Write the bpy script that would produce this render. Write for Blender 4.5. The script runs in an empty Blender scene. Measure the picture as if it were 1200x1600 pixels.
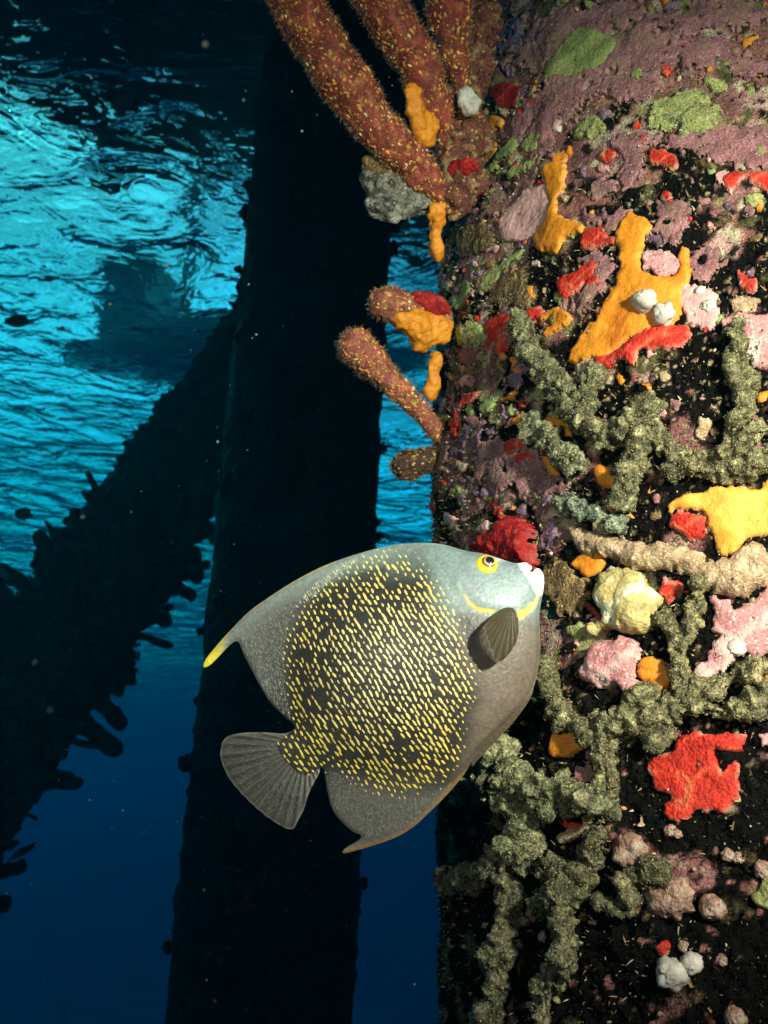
import bpy, math, random
import numpy as np
from mathutils import Matrix, Vector
random.seed(7); RNG = np.random.default_rng(11)
rad = math.radians
sc = bpy.context.scene
COL = sc.collection

# ------------------------------------------------------------------ camera
F = 1493.0                                   # focal length in photo pixels (1200 x 1600)
PITCH, ROLL = rad(18.5), rad(2.57)
fwd = np.array([0, math.cos(PITCH), math.sin(PITCH)])
r0 = np.array([1.0, 0, 0]); u0 = np.array([0, -math.sin(PITCH), math.cos(PITCH)])
rgt = math.cos(ROLL)*r0 + math.sin(ROLL)*u0
upv = math.cos(ROLL)*u0 - math.sin(ROLL)*r0
cam = bpy.data.cameras.new('camera'); camo = bpy.data.objects.new('camera', cam); COL.objects.link(camo)
m = Matrix.Identity(4)
for i in range(3):
    m[i][0], m[i][1], m[i][2] = rgt[i], upv[i], -fwd[i]
camo.matrix_world = m
cam.sensor_fit = 'VERTICAL'; cam.sensor_height = 36; cam.sensor_width = 27
cam.lens = 36*F/1600; cam.clip_start = 0.02; cam.clip_end = 3000
cam.dof.use_dof = True; cam.dof.focus_distance = 1.0; cam.dof.aperture_fstop = 11
sc.camera = camo

# ------------------------------------------------------------------ sky, sun, strobes, exposure
SUN_AZ, SUN_EL = rad(-34), rad(38)           # azimuth measured from +Y towards +X
w = bpy.data.worlds.new('World'); sc.world = w; w.use_nodes = True
wn = w.node_tree.nodes; wl = w.node_tree.links
sky = wn.new('ShaderNodeTexSky'); sky.sky_type = 'NISHITA'; sky.sun_disc = False
sky.sun_elevation = SUN_EL; sky.sun_rotation = SUN_AZ
tcw = wn.new('ShaderNodeTexCoord'); mpw = wn.new('ShaderNodeMapping'); mpw.inputs['Scale'].default_value = (1, 1, 2.2)
cl = wn.new('ShaderNodeTexNoise'); cl.inputs['Scale'].default_value = 3.2; cl.inputs['Detail'].default_value = 7; cl.inputs['Roughness'].default_value = .62
wl.new(tcw.outputs['Generated'], mpw.inputs[0]); wl.new(mpw.outputs[0], cl.inputs['Vector'])
crw = wn.new('ShaderNodeMapRange'); crw.inputs[1].default_value = .40; crw.inputs[2].default_value = .66; crw.inputs[3].default_value = .42; crw.inputs[4].default_value = 1.55
wl.new(cl.outputs['Fac'], crw.inputs[0])                      # broken cloud all over the sky
vm = wn.new('ShaderNodeVectorMath'); vm.operation = 'MULTIPLY'
wl.new(sky.outputs[0], vm.inputs[0]); wl.new(crw.outputs[0], vm.inputs[1])
wl.new(vm.outputs[0], wn['Background'].inputs[0]); wn['Background'].inputs[1].default_value = 0.125
sd = bpy.data.lights.new('sun', 'SUN'); sd.energy = 2.0; sd.angle = rad(12); sd.color = (1, .96, .88)
so = bpy.data.objects.new('sun', sd); COL.objects.link(so)
sdir = Vector((math.sin(SUN_AZ)*math.cos(SUN_EL), math.cos(SUN_AZ)*math.cos(SUN_EL), math.sin(SUN_EL)))
so.rotation_euler = sdir.to_track_quat('Z', 'Y').to_euler(); so.location = sdir*60
def pdir(x, y):
    d = fwd + rgt*((x-600)/F) + upv*((800-y)/F)
    return d/np.linalg.norm(d)
def strobe(loc, aim, watts, cone, blend, size=.045):      # the diver's flash that lights the pile and the fish
    l = bpy.data.lights.new('diver_strobe', 'SPOT'); l.energy = watts; l.spot_size = rad(cone); l.spot_blend = blend
    l.shadow_soft_size = size; l.color = (1.0, .61, .49)
    o = bpy.data.objects.new('diver_strobe', l); COL.objects.link(o); o.location = loc
    o.rotation_euler = (Vector(loc)-Vector(aim)).to_track_quat('Z', 'Y').to_euler()
strobe(tuple(rgt*.56+upv*.36-fwd*.02), tuple(pdir(1000, 720)*1.05), 215, 70, 1.0)
strobe(tuple(-rgt*.36+upv*.24-fwd*.05), tuple(pdir(640, 560)*1.15), 31, 80, 1.0)

sc.view_settings.view_transform = 'Standard'; sc.view_settings.look = 'None'
sc.view_settings.exposure = 0; sc.view_settings.gamma = 1; sc.view_settings.use_curve_mapping = False
cy = sc.cycles
cy.max_bounces = 8; cy.diffuse_bounces = 2; cy.glossy_bounces = 3; cy.transmission_bounces = 6; cy.volume_bounces = 2
cy.transparent_max_bounces = 8; cy.sample_clamp_indirect = 2.0; cy.use_denoising = True
cy.caustics_reflective = False

# ------------------------------------------------------------------ numeric helpers
def _hash(ix, iy, iz, seed):
    h = (ix.astype(np.int64)*374761393 + iy.astype(np.int64)*668265263 + iz.astype(np.int64)*2147483647 + seed*1274126177) & 0xFFFFFFFF
    h = ((h ^ (h >> 13))*1274126177) & 0xFFFFFFFF
    h = ((h ^ (h >> 16))*2246822519) & 0xFFFFFFFF
    return ((h ^ (h >> 15)) & 0xFFFFFF)/float(0xFFFFFF)
def vnoise(P, seed=0):                       # value noise, -1..1
    I = np.floor(P).astype(np.int64); f = P-I; f = f*f*f*(f*(f*6-15)+10)
    out = 0
    for dx in (0, 1):
        wx = f[..., 0] if dx else 1-f[..., 0]
        for dy in (0, 1):
            wy = f[..., 1] if dy else 1-f[..., 1]
            for dz in (0, 1):
                wz = f[..., 2] if dz else 1-f[..., 2]
                out = out + wx*wy*wz*_hash(I[..., 0]+dx, I[..., 1]+dy, I[..., 2]+dz, seed)
    return out*2-1
_RM = np.array(Matrix.Rotation(.83, 3, Vector((.5, -.7, .6)).normalized()))
def fbm(P, octaves=4, seed=0, gain=.5):
    a, s, n = 0, 1.0, 0
    for o in range(octaves):
        P = P@_RM                            # turn each octave so the noise lattice never shows
        a = a + s*vnoise(P*(2.03**o)+o*17.3, seed+o); n += s; s *= gain
    return a/n
def nrm(v):
    return v/np.maximum(np.linalg.norm(v, axis=-1, keepdims=True), 1e-12)
def catmull(pts, n=8, closed=True):
    p = np.asarray(pts, float); out = []; k = len(p)
    for i in range(k if closed else k-1):
        if closed: a, b, c, d = p[(i-1) % k], p[i], p[(i+1) % k], p[(i+2) % k]
        else: a, b, c, d = p[max(i-1, 0)], p[i], p[i+1], p[min(i+2, k-1)]
        for t in np.linspace(0, 1, n, endpoint=False):
            out.append(.5*((2*b)+(-a+c)*t+(2*a-5*b+4*c-d)*t*t+(-a+3*b-3*c+d)*t**3))
    if not closed: out.append(p[-1])
    return np.array(out)
def sdist(Q, poly):                          # signed distance, positive inside
    a = poly; b = np.roll(poly, -1, 0)
    best = np.full(len(Q), 1e18); ins = np.zeros(len(Q), bool)
    for i in range(len(a)):
        e = b[i]-a[i]; L = e@e
        if L < 1e-18: continue
        v = Q-a[i]; t = np.clip((v@e)/L, 0, 1)
        dd = v-t[:, None]*e; best = np.minimum(best, (dd*dd).sum(1))
        c = (a[i, 1] > Q[:, 1]) != (b[i, 1] > Q[:, 1])
        if abs(e[1]) > 1e-15:
            ins ^= c & (Q[:, 0] < a[i, 0]+(Q[:, 1]-a[i, 1])*e[0]/e[1])
    s = np.sqrt(best)
    return np.where(ins, s, -s)

# ------------------------------------------------------------------ object helpers
def mesh(name, V, Fs, cols=None, smooth=True, normals=None, uvattr=None):
    me = bpy.data.meshes.new(name)
    V = np.asarray(V, np.float32); Fs = np.asarray(Fs, np.int32)
    nf, k = Fs.shape
    me.vertices.add(len(V)); me.vertices.foreach_set('co', V.ravel())
    me.loops.add(nf*k); me.loops.foreach_set('vertex_index', Fs.ravel())
    me.polygons.add(nf); me.polygons.foreach_set('loop_start', np.arange(0, nf*k, k, dtype=np.int32))
    me.update(calc_edges=True); me.validate()
    me.polygons.foreach_set('use_smooth', np.full(len(me.polygons), smooth))
    if cols is not None:
        c = np.ones((len(V), 4), np.float32); c[:, :3] = cols
        at = me.attributes.new('Col', 'FLOAT_COLOR', 'POINT'); at.data.foreach_set('color', c.ravel())
    if normals is not None: me.normals_split_custom_set_from_vertices([tuple(map(float, n)) for n in normals])
    me.update(); return me
def obj(name, me, mat, parent=None):
    o = bpy.data.objects.new(name, me); COL.objects.link(o)
    if mat is not None and not me.materials: me.materials.append(mat)
    if parent is not None: o.parent = parent
    return o
def tag(o, label=None, cat=None, group=None, kind=None):
    for k, v in (('label', label), ('category', cat), ('group', group), ('kind', kind)):
        if v: o[k] = v
    return o
def thing(name, label, cat, loc=(0, 0, 0), group=None):
    o = bpy.data.objects.new(name, None); COL.objects.link(o); o.location = loc; o.empty_display_size = .05
    return tag(o, label, cat, group)
def part(name, me, mat, parent, kind=None, label=None):   # vertices given in world space
    o = obj(name, me, mat, parent)
    root = parent
    off = Vector(root.location)
    while root.parent is not None: root = root.parent; off += root.location
    o.location = -off
    tag(o, label=label, kind=kind); return o
def grid_faces(nu, nv, wrap=False):
    i = np.arange(nu-1 if not wrap else nu); j = np.arange(nv-1)
    I, J = np.meshgrid(i, j, indexing='ij'); I = I.ravel(); J = J.ravel(); I2 = (I+1) % nu
    return np.stack([I*nv+J, I2*nv+J, I2*nv+J+1, I*nv+J+1], 1)

# ------------------------------------------------------------------ materials
def mk(name, base=None, rough=.6, spec=.4, var=(60, .25), fine=(400, .25), bump=(250, .35, .002), coat=0, trans=0, speck=None, hue=None, dirt=None, rim=None):
    mt = bpy.data.materials.new(name); mt.use_nodes = True
    n, l = mt.node_tree.nodes, mt.node_tree.links; b = n['Principled BSDF']
    tc = n.new('ShaderNodeTexCoord')
    if base is None:
        src = n.new('ShaderNodeAttribute'); src.attribute_name = 'Col'; col = src.outputs['Color']
    else:
        src = n.new('ShaderNodeRGB'); src.outputs[0].default_value = (*base, 1); col = src.outputs[0]
    def noise(scale, det=4):
        t = n.new('ShaderNodeTexNoise'); t.inputs['Scale'].default_value = scale; t.inputs['Detail'].default_value = det
        l.new(tc.outputs['Object'], t.inputs['Vector']); return t
    for sc_, am in (var, fine):
        if not am: continue
        t = noise(sc_); mr = n.new('ShaderNodeMapRange')
        mr.inputs[1].default_value = .3; mr.inputs[2].default_value = .7
        mr.inputs[3].default_value = 1-am; mr.inputs[4].default_value = 1+am
        l.new(t.outputs['Fac'], mr.inputs[0])
        mx = n.new('ShaderNodeVectorMath'); mx.operation = 'MULTIPLY'
        l.new(col, mx.inputs[0]); l.new(mr.outputs[0], mx.inputs[1]); col = mx.outputs[0]
    if hue:                                  # second colour mixed in by a soft noise
        t = noise(hue[1], 5); mr = n.new('ShaderNodeMapRange'); mr.inputs[1].default_value = hue[2]; mr.inputs[2].default_value = hue[2]+hue[3]
        l.new(t.outputs['Fac'], mr.inputs[0])
        mx = n.new('ShaderNodeMix'); mx.data_type = 'RGBA'
        l.new(mr.outputs[0], mx.inputs[0]); l.new(col, mx.inputs[6]); mx.inputs[7].default_value = (*hue[0], 1); col = mx.outputs[2]
    if dirt:                                 # specks of dark turf settled on the growth
        t = noise(dirt[0], 9); t.inputs['Roughness'].default_value = .72
        mr = n.new('ShaderNodeMapRange'); mr.inputs[1].default_value = dirt[1]; mr.inputs[2].default_value = dirt[1]+.05
        l.new(t.outputs['Fac'], mr.inputs[0])
        mx = n.new('ShaderNodeMix'); mx.data_type = 'RGBA'
        l.new(mr.outputs[0], mx.inputs[0]); l.new(col, mx.inputs[6]); mx.inputs[7].default_value = (.03, .026, .018, 1); col = mx.outputs[2]
    if rim:                                  # pale growing edge, stored with the mesh
        at = n.new('ShaderNodeAttribute'); at.attribute_name = 'Col'; mx = n.new('ShaderNodeMix'); mx.data_type = 'RGBA'
        ma = n.new('ShaderNodeMath'); ma.operation = 'MULTIPLY'; ma.inputs[1].default_value = rim[1]; l.new(at.outputs['Fac'], ma.inputs[0])
        l.new(ma.outputs[0], mx.inputs[0]); l.new(col, mx.inputs[6]); mx.inputs[7].default_value = (*rim[0], 1); col = mx.outputs[2]
    if speck:                                # small grains of another colour
        v = n.new('ShaderNodeTexVoronoi'); v.inputs['Scale'].default_value = speck[1]; l.new(tc.outputs['Object'], v.inputs['Vector'])
        mr = n.new('ShaderNodeMapRange'); mr.inputs[1].default_value = speck[2]+.12; mr.inputs[2].default_value = speck[2]
        l.new(v.outputs['Distance'], mr.inputs[0])
        mx = n.new('ShaderNodeMix'); mx.data_type = 'RGBA'
        l.new(mr.outputs[0], mx.inputs[0]); l.new(col, mx.inputs[6]); mx.inputs[7].default_value = (*speck[0], 1); col = mx.outputs[2]
    l.new(col, b.inputs['Base Color'])
    b.inputs['Roughness'].default_value = rough; b.inputs['Specular IOR Level'].default_value = spec
    b.inputs['Coat Weight'].default_value = coat; b.inputs['Coat Roughness'].default_value = .25
    if trans:
        b.inputs['Transmission Weight'].default_value = 0
        tr = n.new('ShaderNodeBsdfTranslucent'); l.new(col, tr.inputs[0])
        ms = n.new('ShaderNodeMixShader'); ms.inputs[0].default_value = trans
        l.new(b.outputs[0], ms.inputs[1]); l.new(tr.outputs[0], ms.inputs[2]); l.new(ms.outputs[0], n['Material Output'].inputs[0])
    if bump:
        t = noise(bump[0], 5); bp = n.new('ShaderNodeBump'); bp.inputs['Strength'].default_value = bump[1]; bp.inputs['Distance'].default_value = bump[2]
        l.new(t.outputs['Fac'], bp.inputs['Height']); l.new(bp.outputs[0], b.inputs['Normal'])
    return mt
M = {}
M['turf'] = mk('turf', rough=.9, spec=.06, var=(40, .35), fine=(500, .6), bump=(350, .8, .004))
M['blade'] = mk('turf_blade', rough=.6, spec=.2, var=(300, .3), fine=(900, .3), bump=None)
M['orange'] = mk('orange_sponge', (.74, .245, .014), .55, .35, (45, .16), (420, .16), (420, .6, .002), hue=((.60, .165, .01), 34, .53, .16), dirt=(70, 0.665), rim=((0.8, 0.42, 0.12), 0.5))
M['amber'] = mk('amber_sponge', (.84, .39, .06), .55, .35, (45, .14), (420, .16), (420, .6, .002), hue=((.82, .34, .04), 30, .54, .18), dirt=(70, 0.68), rim=((0.88, 0.55, 0.2), 0.5))
M['red'] = mk('red_sponge', (.56, .030, .016), .6, .22, (60, .35), (420, .35), (260, .9, .004), hue=((.72, .15, .06), 70, .57, .12), speck=((.25, .01, .01), 150, .06), dirt=(80, 0.64), rim=((0.62, 0.4, 0.28), 0.75))
M['darkred'] = mk('dark_red_sponge', (.30, .010, .010), .6, .25, (60, .4), (420, .4), (260, .9, .004), hue=((.42, .05, .03), 90, .56, .1), dirt=(80, 0.61), rim=((0.45, 0.18, 0.12), 0.5))
M['mauve'] = mk('mauve_crust', (.29, .118, .118), .75, .25, (50, .4), (420, .45), (380, .7, .003), hue=((.28, .16, .10), 35, .50, .2), speck=((.48, .33, .28), 210, .12), dirt=(75, 0.575), rim=((0.42, 0.27, 0.24), 0.5))
M['purple'] = mk('purple_crust', (.19, .105, .145), .75, .25, (50, .4), (420, .45), (380, .7, .003), speck=((.42, .33, .35), 170, .12), dirt=(75, 0.57))
M['pink'] = mk('pink_crust', (.56, .23, .22), .7, .3, (55, .35), (420, .4), (380, .7, .003), hue=((.66, .50, .42), 45, .55, .15), speck=((.75, .6, .55), 200, .14), dirt=(70, 0.6), rim=((0.7, 0.5, 0.45), 0.4))
M['palepink'] = mk('pale_pink_crust', (.66, .34, .31), .7, .3, (50, .25), (420, .25), (420, .5, .002), speck=((.72, .55, .5), 260, .12), dirt=(80, 0.63), rim=((0.7, 0.5, 0.45), 0.5))
M['green'] = mk('green_sponge', (.25, .265, .085), .7, .25, (50, .25), (420, .4), (420, .7, .002), speck=((.34, .42, .18), 300, .13), dirt=(90, 0.62))
M['olive'] = mk('olive_crust', (.33, .32, .11), .75, .25, (60, .35), (420, .5), (330, .8, .004), hue=((.10, .10, .05), 70, .56, .12), speck=((.62, .58, .3), 190, .12), dirt=(90, 0.57))
M['tan'] = mk('tan_sponge', (.44, .29, .165), .75, .25, (60, .3), (420, .4), (330, .8, .004), hue=((.55, .43, .28), 60, .55, .15), speck=((.72, .62, .45), 210, .16), dirt=(90, 0.6))
M['brown'] = mk('brown_crust', (.19, .11, .045), .75, .25, (60, .4), (420, .5), (330, .9, .005), hue=((.42, .28, .10), 80, .52, .12), speck=((.6, .45, .2), 190, .12), dirt=(90, 0.56))
M['cream'] = mk('cream_crust', (.55, .42, .16), .6, .35, (50, .35), (420, .3), (250, .7, .004), hue=((.80, .74, .52), 42, .52, .12), dirt=(60, 0.62))
M['white'] = mk('white_tunicate', (.62, .54, .45), .5, .35, (60, .3), (420, .1), (420, .3, .002), trans=.15)
M['shell'] = mk('shell', (.36, .20, .14), .5, .4, (80, .5), (420, .4), (300, .9, .004), hue=((.52, .42, .33), 60, .56, .12), speck=((.30, .10, .07), 120, .10), dirt=(110, 0.58))
M['grey'] = mk('grey_barnacle', (.26, .22, .17), .7, .3, (60, .6), (300, .5), (200, .9, .006), hue=((.07, .055, .04), 75, .5, .1), speck=((.5, .46, .38), 150, .12), dirt=(90, 0.57))
M['rope'] = mk('rope_sponge_skin', rough=.8, spec=.2, var=(60, .35), fine=(350, .7), bump=(330, .9, .005), speck=((.38, .37, .20), 260, .12))
M['ropefuzz'] = mk('rope_sponge_fuzz', rough=.7, spec=.3, var=(90, .3), fine=(900, .4), bump=None)
M['rod'] = mk('rod_coral_skin', rough=.65, spec=.3, var=(60, .3), fine=(350, .4), bump=(330, .7, .003), dirt=(80, 0.6))
M['polyp'] = mk('polyp', rough=.5, spec=.4, var=(120, .25), fine=(700, .2), bump=None)
M['ledge'] = mk('ledge_crust', (.17, .05, .03), .7, .3, (60, .5), (350, .5), (250, .9, .005), hue=((.30, .19, .08), 60, .54, .1), speck=((.5, .3, .08), 130, .16), dirt=(70, .56))
M['hair'] = mk('polyp_tentacle', rough=.5, spec=.4, var=(90, .2), fine=(900, .1), bump=None, trans=.3)
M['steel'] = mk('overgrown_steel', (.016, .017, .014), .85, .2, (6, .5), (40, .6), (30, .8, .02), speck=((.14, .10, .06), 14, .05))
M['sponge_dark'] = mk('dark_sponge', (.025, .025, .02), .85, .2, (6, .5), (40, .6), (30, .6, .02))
M['deck'] = mk('pier_concrete', (.10, .10, .10), .9, .2, (.6, .3), (5, .2), None)
M['hull'] = mk('hull_paint', (.75, .76, .76), .6, .3, (1, .3), (8, .2), None)
M['sand'] = mk('sand', (.22, .20, .16), .95, .1, (.2, .3), (3, .2), (2, .5, .05))
M['fish_skin'] = mk('fish_skin', rough=.42, spec=.45, var=(30, .08), fine=(330, .2), bump=(300, .3, .002), coat=.05)
M['fleck'] = mk('scale_fleck', rough=.35, spec=.5, var=(50, .12), fine=(500, .1), bump=None, coat=.2)
M['fin'] = mk('fish_fin', rough=.5, spec=.4, var=(40, .12), fine=(300, .2), bump=(300, .2, .002), trans=.08)
M['eye'] = mk('fish_eye', rough=.15, spec=.6, var=(100, .1), fine=(500, .1), bump=None, coat=.6)
M['smallfish'] = mk('small_fish_skin', (.06, .06, .05), .5, .4, (20, .4), (90, .2), None)
M['snow'] = mk('drifting_particle', (.22, .30, .30), .7, .3, (90, .2), (900, .1), None, trans=.4)

# ------------------------------------------------------------------ water, sea bed, pier above
ZS, ZB = 6.5, -11.0
def spaced(lo, hi, a, b, step, n):
    return np.concatenate([lo+(a-lo)*(1-np.linspace(1, 0, n, endpoint=False)**2.2), np.arange(a, b, step), b+(hi-b)*np.linspace(0, 1, n+1)[0:]**2.2])
xs = spaced(-400, 400, -16, 12, .07, 40); ys = spaced(-400, 500, 3, 34, .07, 40)
X, Y = np.meshgrid(xs, ys, indexing='ij')
P = np.stack([X, Y, 0*X], -1)
# a low swell carrying short wind ripples that run roughly across the view
rx, ry = X*math.cos(.5)+Y*math.sin(.5), -X*math.sin(.5)+Y*math.cos(.5)
Q = np.stack([rx*.8+.35*vnoise(P*.6, 4), ry+.4*vnoise(P*.5, 5), 0*X], -1)
H = .11*vnoise(Q*.33, 1)+.055*vnoise(Q*.9+3, 2)+.044*vnoise(Q*2.1+9, 3)+.012*vnoise(Q*4.7+5, 6)+.003*vnoise(Q*9.5+5, 7)
near = np.clip(1.25-np.hypot(X, Y-15)/60, 0, 1)
V = np.stack([X, Y, ZS+H*near], -1).reshape(-1, 3)
surf = obj('water_surface', mesh('water_surface', V, grid_faces(len(xs), len(ys))), None)
mt = bpy.data.materials.new('water_surface'); mt.use_nodes = True
n, l = mt.node_tree.nodes, mt.node_tree.links; b = n['Principled BSDF']
b.inputs['Base Color'].default_value = (1, 1, 1, 1); b.inputs['Roughness'].default_value = 0.0; b.inputs['IOR'].default_value = 1.07
b.inputs['Transmission Weight'].default_value = 1
tcs = n.new('ShaderNodeTexCoord'); mps = n.new('ShaderNodeMapping'); mps.inputs['Rotation'].default_value = (0, 0, .5); mps.inputs['Scale'].default_value = (1.0, 1.35, 1)
l.new(tcs.outputs['Object'], mps.inputs[0]); prev = None
for scl, dst in ((.75, .34), (2.6, .085)):
    t = n.new('ShaderNodeTexNoise'); t.inputs['Scale'].default_value = scl; t.inputs['Detail'].default_value = 3; t.inputs['Distortion'].default_value = 1.1
    l.new(mps.outputs[0], t.inputs['Vector']); bp = n.new('ShaderNodeBump'); bp.inputs['Distance'].default_value = dst; bp.inputs['Strength'].default_value = 1
    l.new(t.outputs['Fac'], bp.inputs['Height'])
    if prev: l.new(prev.outputs[0], bp.inputs['Normal'])
    prev = bp
l.new(prev.outputs[0], b.inputs['Normal'])
surf.data.materials.append(mt); tag(surf, kind='structure')

g = np.linspace(-1, 1, 90); g = np.sign(g)*np.abs(g)**2*420
X, Y = np.meshgrid(g, g+30, indexing='ij')
Z = ZB+.5*fbm(np.stack([X, Y, 0*X], -1)*.12, 3, 21)
bed = obj('seabed', mesh('seabed', np.stack([X, Y, Z], -1).reshape(-1, 3), grid_faces(90, 90)), M['sand']); tag(bed, kind='structure')

SIG_S = np.array([.0003, .0046, .0064]); SIG_A = np.array([.29, .035, .019]); DEN = .32
hv = bpy.data.materials.new('sea_water'); hv.use_nodes = True
n, l = hv.node_tree.nodes, hv.node_tree.links
n.remove(n['Principled BSDF']); pv = n.new('ShaderNodeVolumePrincipled'); l.new(pv.outputs[0], n['Material Output'].inputs['Volume'])
c = SIG_S/DEN; ab = (1-np.clip(SIG_A/(DEN*(1-c)), 0, 1))**2
pv.inputs['Density'].default_value = DEN; pv.inputs['Color'].default_value = (*c, 1); pv.inputs['Absorption Color'].default_value = (*ab, 1)
pv.inputs['Anisotropy'].default_value = .55
x0, x1, y0, y1, z0, z1 = -230, 230, -200, 260, ZB-2, ZS-.32
bx = [(x0, y0, z0), (x1, y0, z0), (x1, y1, z0), (x0, y1, z0), (x0, y0, z1), (x1, y0, z1), (x1, y1, z1), (x0, y1, z1)]
BOXF = [(3, 2, 1, 0), (4, 5, 6, 7), (0, 1, 5, 4), (1, 2, 6, 5), (2, 3, 7, 6), (3, 0, 4, 7)]
tag(obj('haze', mesh('haze', bx, BOXF, smooth=False), hv), kind='stuff')

def box_mesh(name, lo, hi):
    (a, b_, c_), (d, e, f) = lo, hi
    return mesh(name, [(a, b_, c_), (d, b_, c_), (d, e, c_), (a, e, c_), (a, b_, f), (d, b_, f), (d, e, f), (a, e, f)], BOXF, smooth=False)
def prism(name, xy, za, zb):
    k = len(xy); V = [(x, y, za) for x, y in xy]+[(x, y, zb) for x, y in xy]
    me = bpy.data.meshes.new(name)
    me.from_pydata(V, [], [tuple(range(k))[::-1], tuple(range(k, 2*k))]+[(i, (i+1) % k, (i+1) % k+k, i+k) for i in range(k)]); return me

# ------------------------------------------------------------------ pilings
def azim(x, y):
    d = pdir(x, y); return math.atan2(d[0], d[1])
R = .45
AZ = azim(693, 1250)+math.asin(R/1.40); CX, CY = 1.40*math.sin(AZ), 1.40*math.cos(AZ)    # the overgrown pile
TH0 = math.atan2(-CY, -CX)                   # angle of the side that faces the camera
def base_r(th, z):                           # the pile's uneven skin without its turf
    P = np.stack([np.cos(th)*R, np.sin(th)*R, z], -1)
    q = lambda a, b, x: np.clip((x-a)/(b-a), 0, 1)**2*(3-2*np.clip((x-a)/(b-a), 0, 1))
    t_ = (th+np.pi) % (2*np.pi)-np.pi
    bulge = .025*q(-.55, -1.05, t_)*(1-q(-1.7, -2.2, t_))*q(.22, .50, z)*(1-q(1.15, 1.4, z))    # growth is thickest along the left flank
    return R+bulge+.012*fbm(P*5.0, 3, 31)+.006*fbm(P*22, 2, 35)
def on_pile(x, y, off=0.0):
    x, y = np.broadcast_arrays(np.asarray(x, float), np.asarray(y, float))
    d = fwd+rgt*((x[..., None]-600)/F)+upv*((800-y[..., None])/F)
    A = d[..., 0]**2+d[..., 1]**2; B = -(d[..., 0]*CX+d[..., 1]*CY); C = CX*CX+CY*CY-(R+off)**2
    disc = np.maximum(B*B-A*C, 0); t = (-B-np.sqrt(disc))/A
    p = d*t[..., None]
    th = np.arctan2(p[..., 1]-CY, p[..., 0]-CX); th = (th-TH0+np.pi) % (2*np.pi)-np.pi
    return th, p[..., 2]                     # angle relative to TH0, height
def pile_pt(th, z, r):
    a = th+TH0
    return np.stack([CX+r*np.cos(a), CY+r*np.sin(a), z+0*th], -1)

# the far piling
ha = (azim(568, 1300)-azim(284, 1300))/2; FA = (azim(568, 1300)+azim(284, 1300))/2; FD = R/math.sin(ha)
FX, FY = FD*math.sin(FA), FD*math.cos(FA)
def rough_column(name, p0, p1, r, seed, amp, nz, na, mat, parent):
    p0, p1 = np.array(p0, float), np.array(p1, float); ax = p1-p0; L = np.linalg.norm(ax); ax /= L
    s = nrm(np.cross(ax, [0, 1, .13])); t = np.cross(ax, s)
    th = np.linspace(0, 2*np.pi, na, endpoint=False); zz = np.linspace(0, L, nz)
    A, Z = np.meshgrid(th, zz, indexing='ij')
    base = p0+ax*Z[..., None]; dr = s*np.cos(A)[..., None]+t*np.sin(A)[..., None]
    P = base+dr*r
    d = amp*(.7*fbm(P*3, 2, seed)+1.0*np.maximum(fbm(P*9, 3, seed+9), 0)**1.5*1.6+.35*vnoise(P*28, seed+4)+1.5*np.maximum(vnoise(P*13, seed+6)-.62, 0)*3)
    V = (P+dr*d[..., None]).reshape(-1, 3)
    f = grid_faces(na, nz, wrap=True)
    return part(name, mesh(name, V, f), mat, parent), (p0, ax, L, s, t)
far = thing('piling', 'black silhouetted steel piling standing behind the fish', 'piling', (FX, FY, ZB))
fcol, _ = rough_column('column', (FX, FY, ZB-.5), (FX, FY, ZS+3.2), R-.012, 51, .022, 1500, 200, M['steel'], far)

# the slanting brace behind it, thick with finger sponges
b1 = pdir(0, 1150)*6.5; b2 = pdir(345, 640)*8.0; bd = nrm(b2-b1)
e0 = b1+bd*((ZB-.5-b1[2])/bd[2]); e1 = b1+bd*((ZS+3.0-b1[2])/bd[2])
rake = thing('slanting_brace_pile', 'dark slanting brace pile bristling with finger sponges', 'piling', tuple(e0))
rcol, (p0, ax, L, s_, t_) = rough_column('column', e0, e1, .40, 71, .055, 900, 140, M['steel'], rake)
def tube(path, radii, na=14, cap=True, seed=0, amp=0, freq=60, ncap=6):
    path = np.asarray(path, float); radii = np.asarray(radii, float)
    if cap:                                  # rounded tip at the last point
        d = nrm(path[-1]-path[-2]); r = radii[-1]
        k = np.linspace(0, np.pi/2, ncap+1)[1:]
        path = np.vstack([path, path[-1]+d*(np.sin(k)*r)[:, None]]); radii = np.concatenate([radii, np.maximum(np.cos(k)*r, r*.02)])
    T = nrm(np.gradient(path, axis=0)); ref = np.array([.3, -.5, .81]); S = nrm(ref-T*(T@ref)[:, None]); B = np.cross(T, S)
    a = np.linspace(0, 2*np.pi, na, endpoint=False)
    D = S[:, None]*np.cos(a)[None, :, None]+B[:, None]*np.sin(a)[None, :, None]
    V = path[:, None]+D*radii[:, None, None]
    if amp: V = V+D*(amp*fbm(V*freq, 3, seed)*np.minimum(1, radii/radii.max()*1.3)[:, None])[..., None]
    nP = len(path); V = V.transpose(1, 0, 2).reshape(-1, 3)      # index = angle*nP + along
    return V, grid_faces(na, nP, wrap=True), D.transpose(1, 0, 2).reshape(-1, 3)
fing = []
for k in range(5):
    ln = [.13, .09, .17, .07, .11][k]; rr = [.030, .038, .027, .045, .034][k]
    path = np.array([[0, 0, -.06], [0, 0, ln*.3], [ln*.10*(k % 3-1), 0, ln*.65], [ln*.22*(k % 3-1), ln*.1, ln]])
    Vt, Ft, _ = tube(catmull(path, 4, False), np.linspace(rr*.75, rr, 13), 10, True, k, .008, 25, 4)
    fing.append(mesh('sponge_finger', Vt, Ft))
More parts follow.
